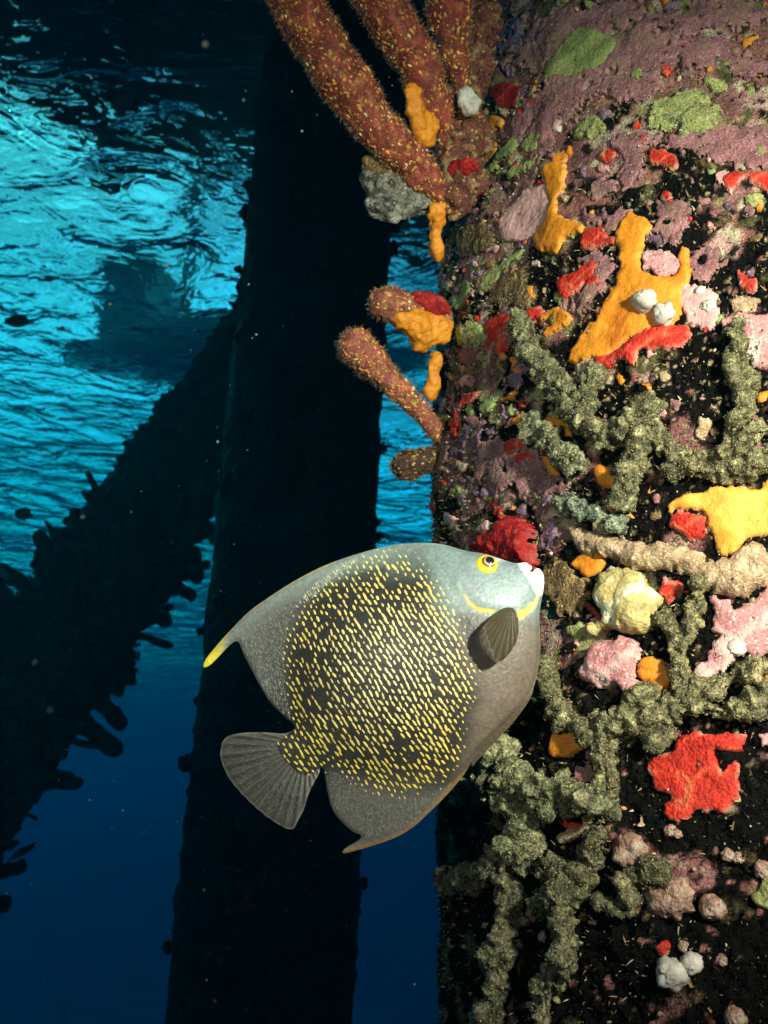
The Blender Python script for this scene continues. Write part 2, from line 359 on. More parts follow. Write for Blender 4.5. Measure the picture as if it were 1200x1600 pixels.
for k in range(260):
    # growth is thickest on the middle stretch of the brace
    tt = np.linalg.norm(b1-p0)+RNG.normal(.95, .62); a = RNG.uniform(0, 2*np.pi)
    d = s_*math.cos(a)+t_*math.sin(a); pos = p0+ax*tt+d*.40
    o = bpy.data.objects.new('sponge_finger', fing[k % 5]); COL.objects.link(o)
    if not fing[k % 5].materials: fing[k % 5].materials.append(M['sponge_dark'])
    o.parent = rake; o.location = Vector(pos)-Vector(rake.location)
    dd = Vector(d)+Vector((0, 0, .25))+Vector(RNG.normal(0, .25, 3))
    o.rotation_euler = dd.to_track_quat('Z', 'X').to_euler(); sx = RNG.choice([.45, .7, 1.0, 1.5], p=[.35, .3, .25, .1])*RNG.uniform(.8, 1.25); o.scale = (sx*RNG.uniform(.7, 1.5), sx, sx*RNG.uniform(.6, 1.4))
def knob(px, py, r, parent, q0, qd, rr):       # a sponge ball sitting on the column whose axis runs from q0 along qd
    d = pdir(px, py); q0 = np.array(q0, float); qd = nrm(np.array(qd, float)); nn = np.cross(d, qd); nn /= np.linalg.norm(nn)
    t = np.linalg.solve(np.stack([d, -qd, -nn], 1), q0)
    side = nrm(d*t[0]-(q0+qd*t[1])); c = q0+qd*t[1]+side*(rr+.25*r); nu, nv = 16, 12
    u = np.linspace(0, 2*np.pi, nu, endpoint=False); v = np.linspace(.02, np.pi-.02, nv)
    U, W = np.meshgrid(u, v, indexing='ij'); D = np.stack([np.cos(U)*np.sin(W), np.sin(U)*np.sin(W), np.cos(W)], -1)
    P = c+D*r*(.85+.75*fbm(D*1.6+px, 3, 3))[..., None]
    part('sponge_ball', mesh('sponge_ball', P.reshape(-1, 3), grid_faces(nu, nv, True)), M['sponge_dark'], parent)
knob(183, 1040, .10, rake, p0, ax, .40); knob(300, 815, .07, rake, p0, ax, .40)
for (a, b_, r) in ((378, 288, .035), (372, 330, .045), (585, 838, .03), (280, 1190, .05), (606, 390, .05), (600, 345, .06), (365, 420, .03), (303, 985, .03), (562, 1380, .03), (595, 700, .03), (262, 1480, .03)):
    knob(a, b_, r, far, (FX, FY, 0), (0, 0, 1), R)

# pier deck overhead, seen through the rippled surface
def through(x, y, h, ior=1.06):
    d = pdir(x, y); p = d*(ZS/d[2]); c = np.hypot(d[0], d[1])*ior
    c = min(c, .985); k = np.array([d[0], d[1]])/np.hypot(d[0], d[1])
    return p[:2]+k*(h*c/math.sqrt(1-c*c))
pier = thing('pier_deck', 'dark pier deck overhead seen through the rippled surface', 'pier', (0, 2, ZS))
A0 = through(-40, 150, 3.0); A1 = through(420, 330, 3.0); ed = A1-A0
far_r = A1+ed/np.linalg.norm(ed)*40; far_l = A0-ed/np.linalg.norm(ed)*8
perp = np.array([ed[1], -ed[0]])/np.linalg.norm(ed)
if perp[1] > 0: perp = -perp
part('deck_slab', prism('deck_slab', [tuple(far_l), tuple(far_r), tuple(far_r+perp*26), tuple(far_l+perp*26)], ZS+3.0, ZS+3.5), M['deck'], pier)
for k in range(7):
    q = far_l+ed/np.linalg.norm(ed)*(3+k*7.0)
    wv = ed/np.linalg.norm(ed)*.3
    part('cross_beam', prism('cross_beam', [tuple(q-wv), tuple(q+wv), tuple(q+wv+perp*25.5), tuple(q-wv+perp*25.5)], ZS+2.4, ZS+3.05), M['deck'], pier)

# a boat lying beyond the pier, its hull hazy in the blue
hb = [pdir(x, 628) for x in (25, 300, 668)]
def at_z(d, z): return d*(z/d[2])
bl, br = at_z(pdir(45, 612), ZS-.55), at_z(pdir(668, 622), ZS-.55)
boat = thing('moored_boat', 'hazy dark boat hull floating at the surface far behind', 'boat', tuple((bl+br)/2))
bdv = nrm(br-bl); bL = np.linalg.norm(br-bl); bw = np.cross([0, 0, 1], bdv)
nu, nv = 60, 15; Vh = []
for i in range(nu):
    t = i/(nu-1); beam = 1.25*(1-abs(2*t-1)**2)+.03; keel = -.08-.25*abs(2*t-1)**2
    for j in range(nv):
        a = np.pi*j/(nv-1)
        Vh.append(bl+bdv*(bL*t)+bw*(beam*math.cos(a)+1.0)+np.array([0, 0, .55+.5-(keel+.5)*math.sin(a)**.7]))
part('hull', mesh('hull', Vh, grid_faces(nu, nv)), M['hull'], boat)
part('boat_deck', mesh('boat_deck', [Vh[i*nv] for i in range(nu)]+[Vh[i*nv+nv-1] for i in range(nu)], [(i, i+1, nu+i+1, nu+i) for i in range(nu-1)]), M['hull'], boat)
def boat_box(name, t0, t1, wa, za, zb):
    q = [bl+bdv*(bL*t)+bw*(wv+1.0) for t, wv in ((t0, -wa), (t1, -wa), (t1, wa), (t0, wa))]
    part(name, prism(name, [(p[0], p[1]) for p in q], ZS+za, ZS+zb), M['hull'], boat)
boat_box('cabin', .12, .24, .7, .55, 1.5); boat_box('canopy_roof', .10, .26, .8, 1.5, 1.6)
boat_box('mast', .29, .33, .08, .5, 3.6)

# ================================================================== the overgrown pile
pile = thing('encrusted_piling', 'broad steel piling crusted with sponges, corals and black turf', 'piling', (CX, CY, ZB))
# fine grid where the camera looks, coarse elsewhere
ths = np.concatenate([np.linspace(-np.pi, -1.75, 20, endpoint=False), np.linspace(-1.75, 1.15, 540, endpoint=False), np.linspace(1.15, np.pi, 30, endpoint=False)])
zs = np.concatenate([np.linspace(ZB-.5, -.55, 90, endpoint=False), np.arange(-.55, 1.45, .0027), np.linspace(1.45, ZS+3.2, 70)])
TH, ZZ = np.meshgrid(ths, zs, indexing='ij')
occ = np.zeros(TH.shape)                     # where a patch covers the turf
UVG = np.stack([TH*R, ZZ], -1)

def uvpoly(px):
    px = np.asarray(px, float); th, z = on_pile(px[:, 0], px[:, 1]); return np.stack([th*R, z], 1)
def patch_mesh(name, uv, H, cell=.0023, edge=.008, rag=.005, seed=0, lump=.35, lumpf=55, lift=.0025, holes=0):
    pl = catmull(uv, 6)
    lo, hi = pl.min(0)-.012, pl.max(0)+.012
    gu = np.arange(lo[0], hi[0], cell); gv = np.arange(lo[1], hi[1], cell)
    U, W = np.meshgrid(gu, gv, indexing='ij'); Qp = np.stack([U.ravel(), W.ravel()], 1)
    sdv = sdist(Qp, pl)
    P3 = np.stack([Qp[:, 0], Qp[:, 1], 0*Qp[:, 0]+seed*1.37], 1)
    sdv = sdv+rag*fbm(P3*70, 3, seed+1)*1.4+rag*.6*fbm(P3*210, 2, seed+5)
    if holes: sdv = np.minimum(sdv, (fbm(P3*62, 3, seed+21)+holes)*.020)
    S = sdv.reshape(U.shape)
    gx, gy = np.gradient(S, cell); gn = np.maximum(np.hypot(gx, gy), .3)
    keep = S > -cell*1.4
    out = S < 0
    du = np.where(out, np.clip(-S/gn, 0, cell*1.5)*gx/gn, 0); dv = np.where(out, np.clip(-S/gn, 0, cell*1.5)*gy/gn, 0)
    U2, W2 = U+du, W+dv
    t = np.clip(S/edge, 0, 1)
    lum = fbm(np.stack([U*lumpf, W*lumpf, 0*U+seed], -1), 3, seed+3)
    h = lift*.6+(H*.85 if H > .012 else H*.5)*np.sqrt(1-(1-t)**2)*(1+lump*lum)+.0009*vnoise(np.stack([U*330, W*330, 0*U], -1), seed+8)
    h = np.where(out, -.004, h)
    th = U2/R
    V = pile_pt(th, W2, base_r(th, W2)+h).reshape(-1, 3)
    f = grid_faces(len(gu), len(gv))
    ok = keep.ravel()[f].all(1) & (S.ravel()[f].max(1) > 0)
    f = f[ok]
    used = np.unique(f); idx = np.full(len(V), -1); idx[used] = np.arange(len(used))
    # mark the covered grid of the pile
    iu0, iu1 = np.searchsorted(ths, [lo[0]/R, hi[0]/R]); iv0, iv1 = np.searchsorted(zs, [lo[1], hi[1]])
    if iu1 > iu0 and iv1 > iv0:
        sub = UVG[iu0:iu1, iv0:iv1]
        iu = np.clip(np.round((sub[..., 0]-gu[0])/cell).astype(int), 0, len(gu)-1); iv = np.clip(np.round((sub[..., 1]-gv[0])/cell).astype(int), 0, len(gv)-1)
        occ[iu0:iu1, iv0:iv1] = np.maximum(occ[iu0:iu1, iv0:iv1], np.clip(S[iu, iv]/.003+.6, 0, 1))
    rimv = np.clip(1-S.ravel()/.0032, 0, 1)*np.clip(.6+1.6*fbm(P3*120, 2, seed+31), 0, 1)
    return mesh(name, V[used], idx[f], np.repeat(rimv[used][:, None], 3, 1))
PATCH_N = [0]
def sponge(name, mat, px, H, label=None, cat='sponge', group=None, **k):
    PATCH_N[0] += 1
    uv = uvpoly(px); me = patch_mesh(name, uv, H, seed=PATCH_N[0]*3, **k)
    if label:
        o = obj(name, me, M[mat]); c = np.mean([v.co for v in me.vertices], 0)
        me.transform(Matrix.Translation(-Vector(c))); o.location = c
        tag(o, label, cat, group)
    else:
        o = part(name, me, M[mat], pile)
    return o
def Z(ox, oy, f): return lambda pts: [(ox+x/f, oy+y/f) for x, y in pts]
R1, R2, R3, R4, R5 = Z(700, 0, 2.4), Z(700, 380, 2.4), Z(820, 740, 3.158), Z(700, 1050, 2.4), Z(680, 1300, 2.308)

# broad thin crusts first (parts of the piling's living skin), then the sponges that stand on them
thin = dict(edge=.005, rag=.012, lump=.6, holes=.42)
for pts in ([(290, 150), (380, 60), (480, 30), (700, 15), (860, 110), (850, 260), (800, 330), (700, 400), (560, 380), (430, 480), (380, 560), (330, 640), (300, 560), (240, 480), (300, 400), (390, 330), (270, 220)],
            [(640, 510), (740, 510), (900, 500), (1000, 480), (1100, 470), (1260, 500), (1260, 650), (1080, 620), (960, 600), (880, 560), (740, 560), (720, 640), (690, 700), (640, 690), (650, 600)],
            [(770, 770), (880, 770), (915, 830), (860, 900), (780, 850)], [(480, 820), (690, 780), (690, 850), (620, 870), (560, 850)],
            [(860, 60), (1000, -60), (1260, -60), (1260, 60), (1150, 90), (1000, 110), (900, 140)], [(880, 160), (1000, 150), (1120, 220), (1240, 230), (1240, 300), (1080, 280), (960, 260), (880, 270)],
            [(540, 690), (600, 670), (640, 700), (600, 740), (545, 740)]):
    sponge('coralline_crust', 'mauve', R1(pts), .0025, **thin)
for pts in ([(500, 60), (650, 70), (600, 170), (520, 280), (480, 290), (440, 230), (580, 160)], [(0, 210), (40, 260), (50, 380), (40, 470), (0, 540), (-18, 400)],
            [(150, 780), (230, 760), (330, 780), (400, 850), (430, 900), (420, 940), (250, 950), (140, 930), (130, 880)], [(890, 20), (980, 10), (1010, 80), (960, 130), (900, 120)],
            [(-20, 760), (10, 700), (60, 760), (50, 860), (10, 880)]):
    sponge('coralline_crust', 'mauve', R2(pts), .0025, **thin)
sponge('coralline_crust', 'purple', R2([(220, 540), (270, 450), (320, 410), (320, 450), (280, 550), (220, 560)]), .0025, **thin)
sponge('coralline_crust', 'purple', R2([(105, 710), (140, 690), (165, 720), (150, 780), (115, 770)]), .0025, **thin)
sponge('coralline_crust', 'purple', R3([(80, 300), (120, 255), (160, 300), (150, 380), (90, 380)]), .0025, **thin)
sponge('coralline_crust', 'purple', R1([(60, 170), (150, 130), (260, 90), (280, 170), (190, 220), (100, 240)]), .0025, **thin)
sponge('coralline_crust', 'mauve', R4([(505, 270), (590, 250), (600, 290), (560, 330), (570, 400), (520, 430), (500, 390), (510, 320)]), .006, **thin)
sponge('coralline_crust', 'palepink', R1([(990, 645), (1040, 650), (1035, 690), (1060, 705), (1010, 690)]), .003, **thin)
sponge('coralline_crust', 'palepink', R4([(1160, 230), (1230, 190), (1260, 260), (1190, 280)]), .004, **thin)

sponge('pink_coralline_crust', 'palepink', R1([(335, 695), (365, 690), (380, 770), (360, 830), (320, 885), (260, 910), (205, 890), (205, 820), (240, 770), (280, 720)]), .004, 'smooth pale pink crust left of the hourglass orange sponge', 'crust', edge=.01, rag=.003)
sponge('pink_coralline_crust', 'pink', R3([(890, 580), (960, 620), (1080, 640), (1200, 540), (1290, 560), (1290, 860), (1100, 890), (1040, 900), (960, 1000), (880, 1050), (840, 990), (900, 900), (950, 760), (920, 660)]), .009, 'rosy pink crust spread below the tan sponge ridge', 'crust', edge=.012, rag=.007)
sponge('pink_coralline_crust', 'pink', R2([(1030, 300), (1080, 270), (1160, 275), (1260, 280), (1260, 470), (1150, 470), (1120, 420), (1110, 330), (1060, 320)]), .006, 'deep pink crust beside the upright olive rope sponge', 'crust', edge=.01, rag=.006)
sponge('pink_coralline_crust', 'palepink', R2([(890, 150), (960, 170), (1010, 240), (1000, 330), (930, 320), (880, 270)]), .005, 'whitish pink crust touching the large orange sponge', 'crust', edge=.008, rag=.007)
sponge('pink_lump', 'pink', R3([(280, 960), (330, 870), (420, 820), (540, 830), (570, 900), (550, 1000), (600, 1060), (540, 1120), (480, 1080), (400, 1070), (340, 1060), (290, 1020)]), .020, 'knobbly pink and white lump below the cream shell crust', 'crust', edge=.02, rag=.006, lump=.4)
sponge('green_sponge', 'green', R1([(385, 310), (380, 260), (420, 190), (500, 110), (580, 125), (640, 165), (610, 225), (560, 270), (480, 285), (420, 300)]), .007, 'moss green oval sponge on mauve crust high on the piling', edge=.012, rag=.004)
sponge('olive_crust', 'olive', R1([(745, 440), (800, 390), (880, 350), (960, 330), (1010, 400), (1040, 450), (980, 490), (880, 500), (780, 495)]), .008, 'crumbly yellow green crust right of the green sponge', 'crust', edge=.008, rag=.012, lump=.8)
sponge('olive_crust', 'olive', R1([(470, 500), (540, 440), (600, 465), (590, 500), (530, 520), (480, 525)]), .007, 'small wedge of pale yellow green crust above black turf', 'crust', edge=.008, rag=.005, lump=.7)
for pts in ([(660, 275), (700, 265), (740, 280), (720, 310), (680, 300)], [(195, 600), (215, 560), (260, 520), (275, 545), (230, 590), (200, 605)], [(280, 540), (330, 500), (360, 510), (330, 560), (290, 570)], [(950, 300), (1010, 290), (1050, 330), (1000, 350)], [(1000, 230), (1060, 240), (1080, 270), (1020, 265)], [(1110, 730), (1170, 720), (1200, 760), (1130, 770)], [(205, 650), (290, 620), (340, 590), (330, 625), (250, 665)], [(155, 640), (200, 620), (200, 650), (150, 670)]):
    sponge('olive_tuft', 'olive' if pts[0][0] != 195 else 'green', R1(pts), .005, edge=.006, rag=.006)
for pts in ([(50, 245), (95, 195), (105, 150), (125, 160), (120, 200), (80, 260)], [(150, 170), (190, 90), (270, 20), (280, 40), (210, 110), (170, 190)], [(150, 620), (200, 560), (210, 570), (170, 640)]):
    sponge('olive_tuft', 'green', R2(pts), .004, edge=.005, rag=.004)
sponge('olive_tuft', 'olive', R3([(200, 760), (270, 720), (300, 770), (250, 810), (210, 800)]), .006, edge=.006, rag=.006)
sponge('olive_tuft', 'olive', R5([(1150, 210), (1200, 150), (1260, 160), (1260, 260), (1160, 270)]), .010, edge=.008, rag=.006)

# orange sponges
sponge('orange_sponge', 'orange', R2([(640, 5), (650, -40), (690, -100), (750, -90), (775, -40), (740, 20), (725, 95), (790, 130), (860, 110), (870, 40), (890, 15), (920, 100), (880, 190), (880, 260), (800, 330), (680, 370), (600, 420), (540, 440), (470, 445), (480, 390), (560, 290), (620, 190), (660, 90)]), .009, 'largest orange sponge, branching, with white tunicates on it', edge=.009, rag=.004)
sponge('orange_sponge', 'orange', R1([(360, 635), (400, 610), (440, 625), (440, 690), (410, 770), (460, 830), (515, 850), (510, 890), (455, 890), (430, 930), (385, 955), (330, 920), (320, 880), (370, 820), (380, 760), (365, 700)]), .008, 'hourglass shaped orange sponge against black turf', edge=.008, rag=.004)
sponge('orange_sponge', 'orange', R1([(100, 515), (140, 505), (165, 460), (205, 440), (215, 470), (180, 510), (200, 560), (170, 610), (110, 612), (98, 570)]), .008, 'forked orange sponge near the roots of the rod corals', edge=.008, rag=.003)
sponge('orange_sponge', 'orange', R2([(370, 270), (420, 245), (465, 270), (470, 300), (420, 340), (375, 345), (400, 310), (395, 280), (360, 295)]), .006, 'small hooked orange sponge beside a red streak', edge=.007, rag=.003)
sponge('orange_sponge', 'amber', R3([(700, 160), (740, 130), (860, 100), (940, 60), (1060, 60), (1150, 80), (1170, 40), (1290, 30), (1290, 300), (1200, 310), (1100, 330), (1040, 380), (960, 395), (940, 340), (900, 300), (890, 200), (800, 180), (720, 190)]), .010, 'bright amber yellow sponge above the tan sponge ridge', edge=.011, rag=.004)
sponge('orange_sponge', 'orange', R3([(205, 450), (270, 410), (300, 375), (350, 370), (385, 420), (370, 470), (330, 510), (300, 515), (250, 470)]), .008, 'angular orange sponge under the left end of the tan ridge', edge=.008, rag=.003)
sponge('orange_sponge', 'orange', R3([(555, 940), (600, 905), (670, 915), (720, 980), (735, 1010), (700, 1050), (660, 1110), (640, 1060), (570, 1000)]), .008, 'deep orange wedge sponge right of the pink lump', edge=.009, rag=.003)
sponge('orange_sponge', 'orange', R4([(405, 260), (430, 180), (450, 205), (500, 225), (525, 245), (500, 300), (450, 325), (410, 310)]), .009, 'orange sponge cupped between olive ropes below the pink lump', edge=.009, rag=.003)
sponge('orange_sponge', 'orange', R2([(550, 850), (580, 835), (625, 850), (640, 890), (600, 915), (560, 905)]), .012, 'round orange sponge under an olive rope loop', edge=.012, rag=.003)
sponge('orange_sponge', 'orange', [(652, 330), (668, 310), (682, 318), (680, 360), (675, 400), (660, 410), (655, 370)], .010, 'thin orange sponge strip below the rod corals', edge=.007, rag=.003)
for pts in ([(250, 670), (290, 645), (335, 650), (320, 685), (260, 690)], [(365, 670), (390, 645), (460, 695), (455, 725), (400, 705)], [(345, 790), (380, 815), (410, 865), (385, 865), (350, 820)], [(210, 595), (250, 560), (275, 560), (250, 590)], [(1150, 570), (1200, 555), (1200, 590), (1160, 600)], [(300, 180), (325, 165), (330, 205), (310, 215)]):
    sponge('orange_speck', 'orange', R2(pts), .006, edge=.006, rag=.003)
for pts in ([(390, 150), (450, 165), (530, 200), (525, 225), (450, 195), (395, 180)], [(1170, 960), (1230, 930), (1240, 1010), (1180, 1010)]):
    sponge('orange_speck', 'orange', R3(pts), .006, edge=.006, rag=.003)
sponge('orange_speck', 'orange', [(655, 590), (672, 560), (682, 570), (676, 610), (660, 630)], .008, edge=.006, rag=.003)

# red sponges
sponge('red_sponge', 'red', R4([(760, 320), (850, 290), (865, 240), (920, 225), (1000, 230), (1060, 225), (1110, 240), (1110, 290), (1060, 300), (1010, 300), (1010, 350), (1030, 380), (1080, 340), (1095, 400), (1080, 480), (1030, 530), (940, 515), (900, 555), (860, 560), (820, 540), (810, 490), (830, 470), (790, 450), (765, 400), (750, 360)]), .008, 'broad lobed scarlet sponge with notched right edge on black turf', edge=.007, rag=.004)
sponge('red_sponge', 'red', R2([(555, 470), (570, 430), (640, 395), (690, 370), (740, 330), (840, 305), (905, 305), (900, 360), (840, 395), (780, 415), (725, 400), (705, 465), (660, 440), (600, 470)]), .009, 'scarlet sponge band along the bottom of the largest orange sponge', edge=.008, rag=.004)
sponge('red_sponge', 'red', R2([(170, 300), (215, 270), (290, 270), (350, 245), (362, 280), (300, 300), (255, 320), (240, 400), (215, 420), (185, 370), (165, 340)]), .008, 'boomerang shaped red sponge left of the small hooked orange one', edge=.008, rag=.004)
sponge('red_sponge', 'red', R3([(710, 240), (740, 190), (830, 190), (890, 220), (890, 290), (830, 335), (770, 300), (715, 265)]), .010, 'red orange sponge tucked under the amber sponge', edge=.01, rag=.005)
sponge('red_sponge', 'red', R3([(655, 560), (720, 530), (800, 550), (800, 580), (760, 610), (690, 660), (670, 620)]), .010, 'red sponge right of the cream shell crust', edge=.01, rag=.006)
sponge('red_sponge', 'darkred', [(764, 862), (778, 842), (800, 818), (822, 806), (836, 820), (846, 858), (844, 880), (834, 890), (822, 880), (804, 884), (786, 874)], .030, 'dark red sponge that the angelfish is biting', edge=.016, rag=.007, lump=.3, lumpf=60)
sponge('red_sponge', 'red', R1([(745, 590), (770, 555), (820, 570), (870, 600), (850, 630), (800, 625), (760, 610)]), .006, 'small scarlet sponge in mauve crust above the turf', edge=.006, rag=.003)
sponge('red_sponge', 'red', R1([(1040, 650), (1100, 640), (1150, 645), (1240, 660), (1240, 725), (1160, 700), (1110, 670), (1060, 705), (1035, 690)]), .006, 'red sponge streak with a pale pink border', edge=.006, rag=.003)
sponge('red_sponge', 'red', R1([(515, 900), (545, 860), (590, 850), (600, 880), (640, 900), (630, 930), (580, 935), (515, 940)]), .007, 'red sponge between the hourglass and the largest orange sponge', edge=.007, rag=.004)
sponge('red_sponge', 'darkred', R1([(180, 370), (200, 330), (245, 318), (278, 335), (270, 380), (235, 405), (200, 395)]), .007, 'dark red square sponge near the rod coral roots', edge=.007, rag=.003)
sponge('red_sponge', 'darkred', R1([(145, 680), (170, 700), (150, 750), (95, 800), (60, 850), (40, 895), (25, 890), (45, 840), (35, 800), (60, 770), (90, 790), (120, 750)]), .006, 'long dark red zigzag sponge on the left flank', edge=.006, rag=.003)
sponge('red_sponge', 'red', R2([(415, 150), (500, 100), (570, 65), (560, 110), (585, 160), (520, 180), (480, 220), (435, 225), (430, 190)]), .005, 'patchy red sponge growing over mauve crust', edge=.006, rag=.008)
for f, lst in ((R1, ([(570, 590), (600, 560), (630, 575), (600, 600)], [(800, 725), (825, 715), (845, 740), (825, 760), (805, 750)], [(725, 520), (745, 512), (750, 540), (730, 548)], [(20, 650), (60, 620), (110, 610), (140, 640), (100, 650), (50, 670), (15, 665)], [(255, 905), (280, 893), (300, 905), (280, 915)], [(30, 480), (50, 450), (72, 475), (50, 495)], [(60, 170), (80, 140), (110, 90), (105, 130), (80, 180)])),
               (R2, ([(1080, 95), (1120, 120), (1160, 150), (1150, 185), (1110, 180), (1085, 140)], [(225, 760), (260, 735), (300, 735), (290, 780), (240, 790)], [(255, 800), (300, 785), (315, 800), (270, 825)], [(60, 690), (80, 650), (110, 580), (150, 560), (130, 600), (90, 640), (90, 700)], [(510, 10), (560, -10), (610, 5), (580, 25), (520, 30)])),
               (R4, ([(650, 505), (665, 495), (685, 510), (670, 525)], [(420, 540), (460, 550), (515, 575), (470, 590), (440, 580)])),
               (R5, ([(790, 420), (830, 390), (860, 420), (830, 450)],))):
    for pts in lst: sponge('red_speck', 'red', f(pts), .005, edge=.005, rag=.003)
sponge('red_speck', 'darkred', R3([(300, 640), (330, 650), (400, 720), (410, 745), (360, 730), (310, 680)]), .006, edge=.005, rag=.004)

# tan, brown and cream masses
sponge('tan_sponge', 'tan', R3([(225, 260), (330, 290), (480, 310), (560, 350), (680, 345), (800, 380), (950, 410), (1050, 390), (1120, 330), (1180, 370), (1250, 430), (1200, 540), (1050, 620), (960, 600), (880, 560), (830, 500), (700, 480), (600, 480), (480, 430), (380, 420), (280, 360), (240, 310)]), .020, 'grainy tan sponge ridge running across the piling', edge=.018, rag=.006, lump=.4)
sponge('brown_crust', 'brown', R3([(100, 470), (180, 430), (250, 480), (310, 520), (290, 640), (220, 700), (160, 690), (100, 600), (90, 520)]), .010, 'mottled brown and gold crust in front of the angelfish lips', 'crust', edge=.01, rag=.009, lump=.8)
sponge('cream_shell_crust', 'cream', R3([(350, 600), (380, 500), (430, 470), (540, 470), (620, 540), (660, 620), (650, 740), (600, 790), (520, 810), (420, 760), (340, 800), (330, 740), (400, 720), (360, 660)]), .024, 'cream and ochre shell crust with wavy folds', 'crust', edge=.022, rag=.004, lump=.5, lumpf=38)
sponge('brown_crust', 'brown', R1([(75, 900), (110, 860), (160, 860), (185, 910), (150, 950), (90, 950)]), .006, 'brown crust freckled with orange at the left flank', 'crust', edge=.007, rag=.006, lump=.8)
sponge('brown_crust', 'brown', R2([(150, 130), (220, 90), (300, 130), (330, 200), (290, 250), (190, 230)]), .003, 'golden speckled brown crust left of the largest orange sponge', 'crust', edge=.006, rag=.012, lump=.8)
for f, lst in ((R2, ([(915, 680), (950, 655), (990, 675), (970, 710), (930, 720)], [(760, 590), (790, 580), (810, 605), (790, 640)], [(1040, 210), (1110, 190), (1170, 220), (1100, 260)], [(90, 330), (150, 310), (160, 380), (100, 400)], [(480, 450), (540, 440), (550, 480), (500, 500)], [(740, 40), (800, 30), (870, 60), (850, 110), (790, 125), (740, 95)])),
               (R3, ([(95, 220), (140, 150), (180, 210), (130, 240)], [(540, 600), (570, 590), (590, 640), (550, 650)])),
               (R4, ([(430, 605), (500, 590), (570, 560), (560, 590), (480, 610), (435, 640)], [(210, 600), (240, 545), (265, 570), (245, 640), (215, 690)]))):
    for k, pts in enumerate(lst): sponge('crust_speck', ('tan', 'pink', 'tan', 'olive')[k % 4], f(pts), .006, edge=.006, rag=.006)

# many small crusts between the named ones
kinds = ['mauve', 'purple', 'olive', 'pink', 'tan', 'mauve', 'brown', 'red', 'green', 'purple', 'orange']
rr = np.random.default_rng(5)
nsm = 0
while nsm < 270:
    x, y = rr.uniform(670, 1230), rr.uniform(-30, 1620)
    dens = .9 if (x < 830 and y < 820) else .75 if y < 330 else .35 if y < 780 else .28 if y < 1150 else .22
    if rr.random() > dens: continue
    r = rr.uniform(3, 12) if y < 900 else rr.uniform(2.5, 7)
    kd = kinds[rr.integers(len(kinds))]
    if y > 1150 and kd in ('mauve', 'purple', 'green'): kd = 'tan'
    a = np.linspace(0, 2*np.pi, 7, endpoint=False)+rr.uniform(0, 1); q = rr.uniform(.5, 1.3, 7)*r; an = rr.uniform(0, np.pi); st = rr.uniform(.5, 1)
    px = np.stack([np.cos(a)*q, np.sin(a)*q*st], 1); px = px@np.array([[math.cos(an), math.sin(an)], [-math.sin(an), math.cos(an)]])+[x, y]
    sponge('crust_speck', kd, px, rr.uniform(.001, .005), cell=.0024, edge=.005, rag=.005)
    nsm += 1

# still smaller crumbs of crust, too many to tell apart
bits = {}
for ib_ in range(740):
    if ib_ >= 620: x, y = rr.uniform(1230, 1750), rr.uniform(-60, 1500)
    elif rr.random() < .5: x, y = rr.uniform(690, 850), rr.uniform(20, 860)
    else: x, y = rr.uniform(700, 1230), rr.uniform(-20, 1620)
    if y > 1100 and rr.random() < .6: continue
    r = rr.uniform(2.5, 9); kd = ['mauve', 'olive', 'tan', 'purple', 'brown', 'pink', 'mauve', 'green', 'orange', 'red', 'palepink'][rr.integers(11)]
    if ib_ >= 620: r *= 2.4
    elif y > 1100: r *= .6; kd = ('tan', 'brown', 'olive')[rr.integers(3)]
    a = np.linspace(0, 2*np.pi, 7, endpoint=False)+rr.uniform(0, 1); q = rr.uniform(.4, 1.4, 7)*r; an = rr.normal(1.2, .5); st = rr.uniform(.3, .9)
    px = np.stack([np.cos(a)*q, np.sin(a)*q*st], 1)@np.array([[math.cos(an), math.sin(an)], [-math.sin(an), math.cos(an)]])+[x, y]
    PATCH_N[0] += 1
    me = patch_mesh('crumb', uvpoly(px), rr.uniform(.001, .0035), seed=PATCH_N[0]*3, cell=.0022, edge=.004, rag=.005)
    if len(me.polygons):
        v = np.empty(len(me.vertices)*3, np.float32); me.vertices.foreach_get('co', v); f = np.empty(len(me.polygons)*4, np.int32); me.loops.foreach_get('vertex_index', f)
        bits.setdefault(kd, []).append((v.reshape(-1, 3), f.reshape(-1, 4)))
    bpy.data.meshes.remove(me)
for kd, lst in bits.items():
    off = np.cumsum([0]+[len(v) for v, f in lst])
    part('crust_crumbs', mesh('crust_crumbs', np.vstack([v for v, f in lst]), np.vstack([f+o for (v, f), o in zip(lst, off)])), M[kd], pile, 'stuff')

